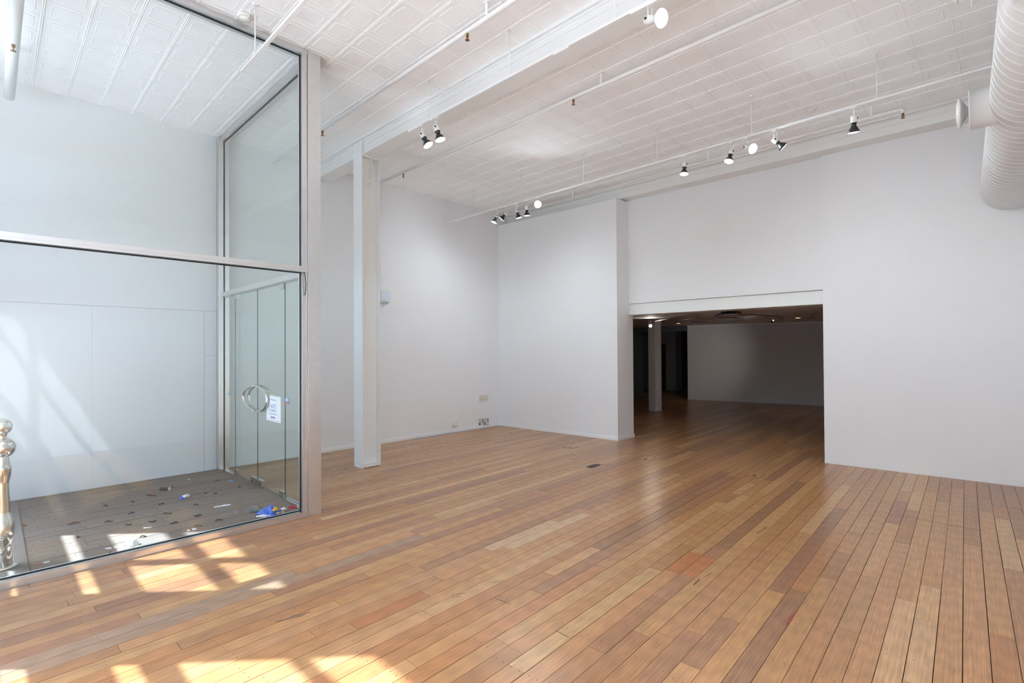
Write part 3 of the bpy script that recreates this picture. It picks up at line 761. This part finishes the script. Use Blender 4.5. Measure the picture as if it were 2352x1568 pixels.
spot(5.81, Z3, -2.195, (-.28, .14, .92), True, 'black-shaded spotlight just left of the bare bulb over the opening', .92, grp=G3)
spot(5.81, Z3, -2.035, (.32, .85, .45), False, 'bare white bulb between two black spotlights over the opening', .92, grp=G3)
spot(5.81, Z3, -1.745, (.72, .12, .66), True, 'black-shaded spotlight tilted right beside the bare bulb over the opening', .92, grp=G3)
spot(5.81, Z3, -1.030, (.12, -.22, 1.0), True, 'black-shaded spotlight at the right end of the rear track near the duct', .98, grp=G3)

# ------------------------------------------------------------------ spiral duct
du = empty('air_duct', (*brd_xy(.39, 4.0), 3.02), label='large white spiral air duct running overhead on the right', cat='duct')
DR, DZ, DX = .243, 3.263, .39
p0 = Vector((*brd_xy(DX, -.66), DZ)); L = 8.42
MB().lathe([(DR, 0), (DR, L)], p0, BT, 56, caps=True).build('duct_body', 'white_metal', du)
sp = MB(); vs = []; fs = []; NS = 40; TURNS = int(L/.113)
for k in range(TURNS*NS+1):
    ph = 2*pi*k/NS; t = L*k/(TURNS*NS)
    rad = Vector((BN.x*cos(ph), BN.y*cos(ph), sin(ph)))
    for (dt, dr) in ((-.007, -.0005), (0, .0045), (.007, -.0005)): vs.append(p0 + BT*(t+dt) + rad*(DR+dr))
for k in range(TURNS*NS):
    a = k*3; fs += [(a, a+1, a+4, a+3), (a+1, a+2, a+5, a+4)]
sp.add(vs, fs, 0, True); sp.build('spiral_seam', 'trim_paint', du)
for al, nm in ((5.07, 0), (3.21, 1)):
    c = Vector((*brd_xy(DX, al), DZ)); ax = -BN
    nz = MB().lathe([(.138, DR-.05), (.138, .345), (.146, .345), (.146, .352), (.120, .352)], c, ax, 36, caps=False).build('outlet', 'white_metal', du)
    MB().lathe([(.035, .30), (.035, .36), (.060, .372), (.095, .392), (.108, .398), (.112, .394), (.104, .410), (.060, .422), (0, .425)], c, ax, 32).build('nozzle_disc', 'white_metal', nz)
MB().lathe([(.132, .0), (.132, .09)], Vector((*brd_xy(DX, 5.07), DZ)) - BN*.16, -BN, 24, caps=False).build('saddle', 'white_metal', du)

# ------------------------------------------------------------------ small fittings
def detector(x, y, label):
    e = empty('smoke_detector', (x, y, ZC), label=label, cat='detector')
    MB().lathe([(.055, 0), (.055, .014), (.046, .018)], (x, y, ZC-.002), (0,0,-1), 24).build('base', 'white_plastic', e)
    MB().lathe([(.040, .018), (.040, .030), (.025, .040), (0, .042)], (x, y, ZC-.002), (0,0,-1), 24).build('sensor_head', 'white_plastic', e)
    return e
detector(-1.588, 6.60, 'round white smoke detector on the ceiling near the duct')
ed = detector(-4.479, 1.46, 'cream smoke detector with a loose wire above the glass wall')
MB().tube([(-4.479, 1.46, ZC-.03), (-4.44, 1.465, ZC-.05), (-4.40, 1.466, ZC-.03), (-4.37, 1.466, ZC-.002)], .003, 6).build('wire', 'white_plastic', ed)

xl = lwx(4.40) + .003
em = empty('emergency_light', (xl, 4.51, 2.30), label='white boxed emergency light on the left wall behind the column', cat='wall light')
MB().box(xl, xl+.055, 4.40, 4.575, 2.50, 2.545).build('gear_box', 'white_plastic', em)
MB().box(xl, xl+.03, 4.40, 4.595, 2.30, 2.50).build('back_plate', 'white_plastic', em)
MB().extr([(0, 0), (.060, .0), (.070, .02), (.055, .19), (0, .19)], (xl+.03, 4.41, 2.305), (1,0,0), (0,0,1), (0,1,0), 0, .155).build('diffuser', 'clear_plastic', em)
MB().tube([(xl+.012, 4.43, 2.545), (xl+.012, 4.43, ZC-.01)], .008, 8).build('conduit', 'white_plastic', em)

xw = lwx(6.7)
for k, y in enumerate((6.672, 6.752, 6.832)):
    e = empty('wall_plate', (xw, y, .52), label=['cream wall switch plate, left of three near the far corner', 'cream wall switch plate, middle of three near the far corner', 'cream wall switch plate, right of three near the far corner'][k], cat='wall plate', group='row of three cream wall plates')
    MB().box(xw, xw+.010, y-.034, y+.034, .527, .640).build('plate', 'ivory_plastic', e)
    MB().box(xw+.010, xw+.014, y-.010, y+.010, .586, .606).build('switch', 'white_plastic', e)
    MB().lathe([(.007, 0), (.007, .003), (0, .003)], (xw+.010, y, .566), (1,0,0), 10).build('jack', 'leaf_dark', e)
e = empty('power_outlet', (lwx(6.0), 6.0, .125), label='white double power outlet low on the left wall', cat='outlet')
xo = lwx(6.0)
MB().box(xo, xo+.028, 5.932, 6.068, .128, .226).build('plate', 'white_plastic', e)
for y in (5.965, 6.035):
    MB().box(xo+.028, xo+.031, y-.012, y+.012, .192, .210).build('rocker', 'trim_paint', e)
    for q in (-.009, .009): MB().box(xo+.028, xo+.0288, y+q-.002, y+q+.002, .150, .166).build('slot', 'leaf_dark', e)
e = empty('wall_vent', (xw, 6.75, .035), label='grey metal wall vent with round and square holes near the corner', cat='vent')
MB().box(xw, xw+.006, 6.618, 6.884, .048, .178).build('vent_plate', 'steel_satin', e)
for r_ in range(2):
    for c_ in range(6):
        y = 6.645 + c_*.0425; z = .082 + r_*.06
        MB().box(xw+.006, xw+.0072, y-.011, y+.011, z-.016, z+.016).build('vent_hole', 'white_plastic' if (r_+c_) % 3 else 'leaf_dark', e)
for (x, y, lab) in ((-4.88, 6.32, 'flush timber floor box lid near the partition block'), (-3.585, 6.345, 'flush timber floor box lid in front of the dark opening'), (-2.17, 6.39, 'flush timber floor box lid nearest the right wall')):
    e = empty('floor_box', (x, y, 0), label=lab, cat='floor box')
    def R(px, py): return (x + BN.x*px + BT.x*py, y + BN.y*px + BT.y*py)
    q = MB().prism([R(-.085,-.105), R(.085,-.105), R(.085,.105), R(-.085,.105)], 0.0008, .0018); q.build('lid_frame', 'dark_gap', e)
    q = MB().prism([R(-.080,-.100), R(.080,-.100), R(.080,.100), R(-.080,.100)], 0.0018, .0030).build('lid', 'board_wood', e); q.color = (.50, .27, .13, .3)
    MB().prism([R(-.012,-.06), R(.012,-.06), R(.012,.02), R(-.012,.02)], .0030, .0036).build('cable_flap', 'leaf_dark', e)
# scuffs and cracks on the boards
def sliver(a, b, wd, mat='leaf_dark'):
    a, b = Vector((*a, 0)), Vector((*b, 0)); t = (b-a).normalized(); n_ = Vector((-t.y, t.x, 0)); P = []
    rs_ = random.Random(int(abs(a.x*1000)))
    for k in range(7): P.append(a + (b-a)*k/6 + n_*wd*rs_.uniform(.2, 1)*(1 if 0 < k < 6 else .1))
    for k in range(6, -1, -1): P.append(a + (b-a)*k/6 - n_*wd*rs_.uniform(.2, 1)*(1 if 0 < k < 6 else .1))
    MB().prism([(p.x, p.y) for p in P], .0007, .0011).build('scuff_mark', mat, floor)
plain('scuff_grey', (0.10, 0.085, 0.07), 0.6); plain('paint_red', (0.30, 0.05, 0.03), 0.4)
for a, b, wd, mt in (((-2.925, 1.186), (-2.897, 1.299), .006, 'scuff_grey'), ((-2.931, 1.109), (-2.886, 1.256), .004, 'scuff_grey'), ((-2.458, 1.976), (-2.418, 2.068), .005, 'scuff_grey'), ((-2.437, 1.966), (-2.407, 2.017), .004, 'scuff_grey'),
                     ((-2.244, 2.141), (-2.114, 2.156), .003, 'scuff_grey'), ((-1.751, 2.119), (-1.652, 2.116), .003, 'dark_gap'), ((-1.446, 3.129), (-1.451, 3.244), .006, 'dark_gap'), ((-1.446, 3.28), (-1.436, 3.40), .003, 'dark_gap'),
                     ((-1.475, 4.338), (-1.465, 4.587), .004, 'dark_gap'), ((-.873, 3.023), (-.879, 3.221), .011, 'paint_red'), ((-2.403, 2.27), (-2.368, 2.355), .003, 'scuff_grey'), ((-.84, 5.715), (-.14, 5.70), .0022, 'dark_gap')):
    sliver(a, b, wd, mt)
# dark worn stain on the boards
m = MB(); rs = random.Random(3)
m.prism([(-3.86 + .055*cos(2*pi*k/16)*rs.uniform(.7, 1.2) - .0*k, 5.475 + .15*sin(2*pi*k/16)*rs.uniform(.8, 1.15)) for k in range(16)], .0008, .0011)
m.build('floor_stain', 'leaf_dark', label='small dark burn patch on the boards before the partition', cat='stain')

# ------------------------------------------------------------------ litter in the porch
rl = random.Random(21)
def crumple(name, mat, pts, h, label, cat, base=.004, grp=None, n=5, puff=.35):
    """a thin crumpled sheet: a grid warped over a footprint quad, lifted to a ragged height, with thickness"""
    (a, b, c, d) = [Vector((p[0], p[1], 0)) for p in pts]; m = MB(); vs = []
    for i in range(n+1):
        for j in range(n+1):
            u, v = i/n, j/n; p = a*(1-u)*(1-v) + b*u*(1-v) + c*u*v + d*(1-u)*v
            e = 4*u*(1-u)*4*v*(1-v)
            z = base + h*(puff*e + (1-puff)*rl.random()*(.3+.7*e)); p = p + Vector((rl.uniform(-.1,.1)*h, rl.uniform(-.1,.1)*h, 0))
            vs.append((p.x, p.y, z))
    N_ = (n+1)*(n+1); vs2 = [(x, y, max(base-.001, z-.0025 if z > base+.004 else base-.001)) for x, y, z in vs]
    fs = []
    for i in range(n):
        for j in range(n):
            q = (i*(n+1)+j, (i+1)*(n+1)+j, (i+1)*(n+1)+j+1, i*(n+1)+j+1); fs.append(q); fs.append(tuple(N_+k for k in q[::-1]))
    rim = [i*(n+1) for i in range(n+1)] + [n*(n+1)+j for j in range(1, n+1)] + [i*(n+1)+n for i in range(n-1, -1, -1)] + [j for j in range(n-1, 0, -1)]
    for k in range(len(rim)):
        p, q = rim[k], rim[(k+1) % len(rim)]; fs.append((p, q, N_+q, N_+p))
    m.add(vs+vs2, fs, 0, False)
    if isinstance(name, tuple): return m.build(name[0], mat, name[1])
    return m.build(name, mat, label=label, cat=cat, group=grp)
cb = empty('crisp_packet', (-4.88, 1.79, .004), label='crumpled blue crisp packet on the porch floor by the glass', cat='litter')
crumple(('packet_body', cb), 'foil_blue', [(-4.985, 1.70), (-4.80, 1.76), (-4.775, 1.90), (-4.995, 1.80)], .105, None, None, n=6, puff=.55)
crumple(('torn_edge', cb), 'foil_silver', [(-4.90, 1.685), (-4.775, 1.80), (-4.765, 1.83), (-4.935, 1.70)], .030, None, None, n=5)
cf = crumple(('printed_sun', cb), 'foil_yellow', [(-4.83, 1.795), (-4.795, 1.80), (-4.80, 1.855), (-4.84, 1.85)], .035, None, None, base=.055, n=4, puff=.9)
for (x, y) in ((-4.775, 1.835), (-4.768, 1.875)):
    crumple(('printed_star', cb), 'foil_yellow', [(x-.01, y-.015), (x+.01, y-.012), (x+.01, y+.012), (x-.01, y+.014)], .012, None, None, base=.035, n=2, puff=.9)
rw = empty('sweet_wrapper', (-4.935, 2.02, .004), label='twisted red and white sweet wrapper beside the corner post', cat='litter')
crumple(('wrapper_body', rw), 'foil_red', [(-4.965, 1.985), (-4.925, 1.985), (-4.895, 2.065), (-4.945, 2.075)], .035, None, None, n=5, puff=.6)
crumple(('wrapper_end', rw), 'paper_white', [(-4.985, 1.935), (-4.940, 1.935), (-4.930, 1.975), (-4.965, 1.985)], .026, None, None, n=4)
crumple(('wrapper_tip', rw), 'paper_white', [(-4.935, 2.072), (-4.900, 2.062), (-4.890, 2.072), (-4.925, 2.085)], .03, None, None, n=3)
m = MB(); m.tube([(-5.09, 1.70, .013), (-5.01, 1.785, .013)], .011, 10); m.build('pen_cap', 'teal_plastic', label='dark teal plastic tube under the crisp packet', cat='litter')
crumple('lint_clump', 'lint_grey', [(-5.26, 1.74), (-5.16, 1.72), (-5.09, 1.80), (-5.19, 1.83)], .04, 'grey lint clump behind the crisp packet', 'lint', n=6)
crumple('lint_clump', 'lint_grey', [(-5.34, 1.52), (-5.27, 1.50), (-5.25, 1.57), (-5.32, 1.58)], .035, 'small grey lint clump nearest the white paper strip', 'lint', n=5)
crumple('lint_clump', 'lint_grey', [(-5.24, 1.60), (-5.15, 1.58), (-5.13, 1.66), (-5.22, 1.67)], .03, 'grey lint clump between paper strip and crisp packet', 'lint', n=5)
m = MB(); m.lathe([(0, 0), (.024, .001), (.026, .004), (.022, .007), (0, .008)], (-6.478, 1.948, .004), (0,0,1), 16); m.build('bottle_cap', 'sky_bit', label='bright blue bottle cap near the door hinge', cat='litter')
crumple('paper_strip', 'paper_white', [(-5.53, 1.515), (-5.50, 1.512), (-5.475, 1.65), (-5.505, 1.655)], .012, 'narrow torn strip of white paper on the porch floor', 'litter')
pk = empty('torn_packet', (-6.11, 1.41, .004), label='small torn blue and white packet in the middle of the porch', cat='litter')
crumple(('packet_body', pk), 'paper_white', [(-6.13, 1.37), (-6.07, 1.38), (-6.12, 1.46), (-6.17, 1.45)], .05, None, None, n=4)
crumple(('packet_edge', pk), 'foil_blue', [(-6.10, 1.345), (-6.04, 1.36), (-6.06, 1.40), (-6.11, 1.39)], .03, None, None, n=4)
cn = empty('crushed_tube', (-6.60, 1.33, .004), label='crushed dark foil tube near the left wall panels', cat='litter')
MB().tube([(-6.63, 1.30, .018), (-6.56, 1.36, .020)], .018, 8).build('tube_body', 'leaf_dark', cn)
MB().lathe([(.020, 0), (.020, .006)], (-6.557, 1.363, .020), (.75, .65, 0), 10).build('tube_rim', 'foil_silver', cn)
tb = crumple('tissue', 'tissue', [(-4.96, .70), (-4.87, .76), (-4.86, .84), (-4.94, .79)], .075, 'crumpled white tissue on the sunlit porch floor', 'litter', n=6, puff=.5)
crumple('paper_scrap', 'paper_white', [(-4.975, .615), (-4.945, .625), (-4.935, .655), (-4.965, .650)], .004, 'bluish white card scrap left of the tissue', 'litter', n=2)
crumple('paper_scrap', 'paper_white', [(-4.955, .665), (-4.920, .680), (-4.915, .72), (-4.945, .715)], .006, 'white card scrap touching the tissue', 'litter', n=2)
crumple('paper_scrap', 'tissue', [(-4.868, .675), (-4.840, .68), (-4.835, .71), (-4.862, .705)], .014, 'tiny white scrap in front of the tissue', 'litter', n=3)
crumple('paper_scrap', 'paper_white', [(-4.965, .268), (-4.940, .27), (-4.94, .30), (-4.962, .30)], .004, 'tiny white scrap near the chrome bollard', 'litter', n=2)
crumple('wrapper_scrap', 'foil_red', [(-4.962, .235), (-4.938, .235), (-4.936, .26), (-4.960, .258)], .005, 'tiny red scrap near the chrome bollard', 'litter', n=2)
crumple('paper_scrap', 'paper_white', [(-6.97, 1.63), (-6.945, 1.63), (-6.945, 1.655), (-6.968, 1.655)], .004, 'tiny white scrap close to the left wall', 'litter', n=2)
crumple('paper_scrap', 'paper_white', [(-5.00, 1.18), (-4.95, 1.15), (-4.93, 1.22), (-4.97, 1.23)], .004, 'thin white scrap by the brown leaves', 'litter', n=2)
m = MB(); m.tube([(-5.29, .915, .008), (-5.27, .94, .009), (-5.255, .965, .008)], .006, 8); m.build('cigarette_end', 'tissue', label='pale cigarette end in the porch sunlight', cat='litter')
def leaf(x, y, L, ang, mat, label, grp='dry leaves on the porch floor'):
    L *= .62 if mat == 'leaf_dark' else .75
    c, s_ = cos(ang), sin(ang); m = MB()
    prof = [(0, .0), (.18, .13), (.42, .20), (.70, .14), (1.0, .0)]
    top = []; bot = []
    for t, wv in prof:
        for sd in (-1, 0, 1):
            px = (t-.5)*L; py = sd*wv*L*.9; z = .006 + (.010 if sd else .002) * (1 if wv else .4) + .006*sin(t*7+x*9)
            top.append((x+c*px-s_*py, y+s_*px+c*py, z)); bot.append((x+c*px-s_*py, y+s_*px+c*py, z-.0012))
    n_ = len(top); fs = []
    for k in range(4):
        for j in range(2):
            q = (k*3+j, k*3+j+1, k*3+j+4, k*3+j+3); fs += [q, tuple(n_+i for i in q[::-1])]
    for k in range(4):
        fs += [(k*3, k*3+3, n_+k*3+3, n_+k*3), (k*3+2, n_+k*3+2, n_+k*3+5, k*3+5)]
    m.add(top+bot, fs, 0, True); return m.build('dry_leaf', mat, label=label, cat='leaf', group=grp)
leaf(-6.45, 1.185, .19, .5, 'leaf_brown', 'large flat brown leaf near the middle of the porch')
leaf(-5.047, 1.425, .09, 1.2, 'leaf_brown', 'single brown leaf close to the glass, left of the crisp packet')
leaf(-5.016, 1.254, .10, .9, 'leaf_brown', 'pale brown leaf in the narrow sun patch by the glass')
leaf(-4.958, 1.181, .07, .3, 'leaf_brown', 'small brown leaf beside the white scrap in the sun patch')
leaf(-6.002, 1.18, .10, 1.0, 'leaf_dark', 'curled dark leaf in front of the large flat leaf')
leaf(-5.895, .516, .12, 1.3, 'leaf_brown', 'brown leaf at the left of the porch floor')
leaf(-6.122, .212, .07, .7, 'leaf_brown', 'small brown leaf by the entrance mat')
leaf(-5.427, .50, .06, .4, 'leaf_brown', 'tiny brown leaf above the bright sun strip')
leaf(-6.613, 1.849, .07, 1.0, 'leaf_brown', 'small brown leaf near the blue cap')
leaf(-5.047, .87, .09, 1.2, 'leaf_dark', 'dark shredded leaf behind the tissue')
leaf(-6.66, 1.40, .10, 1.1, 'leaf_brown', 'brown leaf beside the crushed tube')
for (x, y, L, a) in ((-5.715, 1.41, .08, 1.2), (-5.322, 1.331, .10, 1.3), (-5.713, .735, .11, 1.2), (-6.334, .791, .06, 1.0), (-6.111, 1.93, .05, .9), (-6.112, 1.601, .05, 1.2), (-6.018, 1.666, .06, 1.0), (-5.429, 1.003, .10, 1.3), (-5.86, .92, .09, 1.2), (-5.60, 1.15, .12, 1.3), (-6.30, 1.00, .06, 1.1), (-5.25, 1.13, .10, 1.2), (-5.48, .84, .08, 1.2), (-4.80, .64, .07, 1.2)):
    leaf(x, y, L, a, 'leaf_dark', 'small dark leaf fragment on the dusty porch floor', 'dark leaf fragments on the porch floor')
m = MB(); rc = random.Random(4)
for k in range(900):
    x, y = rc.uniform(-7.2, -4.72), rc.uniform(.0, 2.0); r = rc.uniform(.0015, .005); z = .0035; a = rc.uniform(0, 6.28)
    q = [(x+r*cos(a+j*2.09)*1.6, y+r*sin(a+j*2.09), z) for j in range(3)]
    m.add(q + [(x, y, z+r*.8)], [(0,1,3),(1,2,3),(2,0,3)])
m.build('floor_grit', 'leaf_dark', label='scattered grit and crumbs over the porch floor', cat='grit', kind='stuff')
m = MB()
for k in range(60):
    x, y = rc.uniform(-6.45, -5.75), rc.uniform(2.6, 3.35); r = rc.uniform(.003, .008); a = rc.uniform(0, 6.28)
    q = [(x+r*cos(a+j*2.09)*1.5, y+r*sin(a+j*2.09), .001) for j in range(3)]
    m.add(q + [(x, y, .001+r*.7)], [(0,1,3),(1,2,3),(2,0,3)])
m.build('floor_grit', 'lint_grey', label='paint flakes and grit around the column foot', cat='grit', kind='stuff')

# ------------------------------------------------------------------ dim room behind the opening
ZI = 2.245
m = MB(); m.box(-10.2, 1.0, 7.93, 19.5, ZI, ZI+.2); m.build('ceiling_inner', 'inner_ceiling', label='low dim ceiling of the back room', cat='ceiling', **S)
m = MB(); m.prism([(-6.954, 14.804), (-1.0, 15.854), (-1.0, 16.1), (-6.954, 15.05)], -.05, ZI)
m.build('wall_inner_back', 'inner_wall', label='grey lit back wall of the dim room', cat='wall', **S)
m = MB(); m.prism([(-6.954, 14.790), (-1.0, 15.840), (-1.0, 15.86), (-6.954, 14.81)], 0, .05); m.build('baseboard_inner', 'inner_wall', label='skirting under the dim back wall', cat='baseboard', **S)
m = MB(); m.prism([(-6.954, 14.790), (-1.0, 15.840), (-1.0, 15.86), (-6.954, 14.81)], ZI-.03, ZI); m.build('trim_2', 'trim_paint', label='thin pale cornice over the dim back wall', cat='trim', **S)
m = MB(); m.box(-1.3, -1.0, 8.0, 16.2, -.05, ZI); m.build('wall_inner_right', 'inner_wall', label='dim right wall of the back room', cat='wall', **S)
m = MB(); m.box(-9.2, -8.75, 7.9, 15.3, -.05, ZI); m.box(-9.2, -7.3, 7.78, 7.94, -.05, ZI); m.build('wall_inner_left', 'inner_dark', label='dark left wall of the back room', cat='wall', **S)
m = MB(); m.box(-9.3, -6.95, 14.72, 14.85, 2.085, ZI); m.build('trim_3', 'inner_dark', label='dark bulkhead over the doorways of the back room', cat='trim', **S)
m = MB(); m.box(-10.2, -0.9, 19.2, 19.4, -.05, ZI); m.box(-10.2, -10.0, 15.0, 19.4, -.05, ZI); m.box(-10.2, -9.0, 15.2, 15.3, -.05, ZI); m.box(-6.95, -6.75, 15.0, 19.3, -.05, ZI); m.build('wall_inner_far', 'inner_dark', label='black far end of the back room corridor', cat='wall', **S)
m = MB(); m.box(-9.25, -8.85, 17.85, 18.35, -.05, ZI); m.box(-9.9, -9.2, 17.85, 18.0, 1.75, ZI); m.build('wall_inner_pier', 'inner_wall', label='bluish pier beside the far doorway', cat='wall', **S)
m = MB(); m.box(-9.9, -9.25, 17.9, 17.95, .0, 1.75); m.build('door_3', 'inner_door', label='dark door in the far end of the back room', cat='door', **S)
ic = empty('steel_column', (-6.27, 11.48, 0), label='pale steel column in the dim back room', cat='column')
MB().prism([(-6.395, 11.44), (-6.165, 11.36), (-6.155, 11.385), (-6.385, 11.465)], 0, ZI).build('front_flange', 'trim_paint', ic)
MB().prism([(-6.33, 11.46), (-6.28, 11.44), (-6.21, 11.62), (-6.26, 11.64)], 0, ZI).build('web', 'cream_paint', ic)
MB().prism([(-6.32, 11.66), (-6.14, 11.58), (-6.13, 11.605), (-6.31, 11.685)], 0, ZI).build('back_flange', 'trim_paint', ic)
def rail_loop(name, pts, label):
    e = empty(name, (*pts[0], ZI-.07), label=label, cat='light track')
    for dx in (-.035, .035):
        q = []
        for k, p in enumerate(pts):
            t = Vector((*pts[min(k+1, len(pts)-1)], 0)) - Vector((*pts[max(k-1, 0)], 0)); t.normalize()
            q.append((p[0]-t.y*dx, p[1]+t.x*dx, ZI-.07))
        MB().tube(q, .006, 6).build('cable_rail', 'rail_grey', e)
    for k in range(0, len(pts), 4):
        MB().tube([(*pts[k], ZI-.075), (*pts[k], ZI)], .005, 6).build('standoff', 'steel_satin', e)
    return e
def arc(cx, cy, rx, ry, a0, a1, n=24, rot=0.0):
    out = []
    for k in range(n+1):
        a = radians(a0 + (a1-a0)*k/n); x, y = rx*cos(a), ry*sin(a)
        out.append((cx + x*cos(rot)-y*sin(rot), cy + x*sin(rot)+y*cos(rot)))
    return out
def smooth(P, n=4):
    out = []
    for k in range(len(P)-1):
        a, b, c, d = P[max(k-1,0)], P[k], P[k+1], P[min(k+2, len(P)-1)]
        for i in range(n):
            t = i/n
            out.append(tuple(.5*((2*b[q]) + (-a[q]+c[q])*t + (2*a[q]-5*b[q]+4*c[q]-d[q])*t*t + (-a[q]+3*b[q]-3*c[q]+d[q])*t**3) for q in (0, 1)))
    return out + [P[-1]]
rail_loop('cable_track', smooth([(-6.2, 11.33), (-5.2, 10.07), (-4.51, 9.63), (-3.98, 9.61), (-3.59, 9.87), (-3.41, 10.51), (-3.36, 11.25), (-3.47, 11.96), (-3.79, 12.79)]), 'outer curved twin-rail light track on the back room ceiling')
rail_loop('cable_track', smooth([(-5.22, 10.86), (-4.69, 10.44), (-4.26, 10.51), (-4.1, 11.01), (-4.17, 11.61), (-4.53, 12.18), (-5.11, 12.33), (-5.47, 11.91)]), 'inner curved twin-rail light track on the back room ceiling')
rail_loop('cable_track', smooth([(-3.21, 12.72), (-2.96, 12.2), (-2.64, 11.13), (-2.31, 10.08), (-2.06, 9.42)]), 'short curved light track at the right of the back room')
def inner_lamp(name, x, y, z, aim, label, mat, power, r=.035, size=60, colr=(1, .95, .88)):
    e = empty(name, (x, y, z), label=label, cat='spotlight'); a = Vector(aim).normalized()
    MB().lathe([(.012, -.06), (.020, -.04), (r, 0), (r*.95, .003)], (x, y, z), a, 16, caps=False).build('lamp_body', 'steel_satin', e)
    MB().lathe([(r*.95, -.001), (r*.6, .004), (0, .006)], (x, y, z), a, 16).build('lamp_face', mat, e)
    MB().tube([(x, y, z-a.z*.05), (x, y, ZI)], .005, 6).build('stem', 'steel_satin', e)
    L_ = bpy.data.lights.new('lamp', 'SPOT'); L_.energy = power; L_.spot_size = radians(size); L_.spot_blend = 1.0; L_.shadow_soft_size = .03; L_.color = colr
    o = bpy.data.objects.new('lamp', L_); COL.objects.link(o); o.parent = e; o.location = a*.03; o.rotation_euler = a.to_track_quat('-Z', 'Y').to_euler()
    return e
inner_lamp('inner_spotlight', -6.03, 10.90, 2.08, (.45, -.85, -.1), 'small glowing spotlight left, above the dim column', 'bulb_glow', 6.0, .04, 170)
inner_lamp('inner_spotlight', -3.40, 11.06, 2.08, (-.66, .74, -.16), 'small spotlight at the right end of the curved track', 'bulb_glow', 60.0, .04, 44)
def downlight(x, y, label, mat, power):
    e = empty('downlight', (x, y, ZI), label=label, cat='downlight')
    MB().lathe([(.07, 0), (.07, .006), (.055, .008)], (x, y, ZI), (0,0,-1), 20, caps=False).build('rim', 'trim_paint', e)
    MB().lathe([(.055, .0), (.050, .006), (0, .007)], (x, y, ZI), (0,0,-1), 16).build('lens', mat, e)
    if power:
        L_ = bpy.data.lights.new('lamp', 'SPOT'); L_.energy = power; L_.spot_size = radians(50); L_.spot_blend = .6; L_.color = (1, .75, .5)
        o = bpy.data.objects.new('lamp', L_); COL.objects.link(o); o.parent = e; o.location = (0, 0, -.03)
downlight(-3.24, 9.94, 'unlit recessed downlight behind the lintel', 'trim_paint', 0)
downlight(-3.49, 13.2, 'warm recessed downlight right in the back room', 'warm_glow', 5.0)
downlight(-6.5, 13.3, 'warm recessed downlight left in the back room', 'warm_glow', 3.0)
downlight(-2.6, 8.75, 'recessed downlight just behind the opening on the right', 'trim_paint', 6.0)
pj = empty('projector', (-3.66, 9.50, 2.15), label='dark ceiling projector with a blue cable in the back room', cat='projector')
MB().box(-3.76, -3.50, 9.40, 9.66, 2.155, 2.205).build('projector_body', 'lens_dark', pj)
MB().box(-3.88, -3.66, 9.38, 9.62, 2.228, ZI).build('mount_plate', 'trim_paint', pj)
MB().tube([(-3.70, 9.53, 2.205), (-3.70, 9.53, 2.23)], .02, 10).build('mount_stem', 'trim_paint', pj)
MB().tube([(-3.74, 9.42, 2.19), (-3.83, 9.40, 2.15), (-3.90, 9.40, 2.125), (-3.86, 9.42, 2.13), (-3.76, 9.44, 2.165)], .006, 6).build('cable', 'cable_blue', pj)
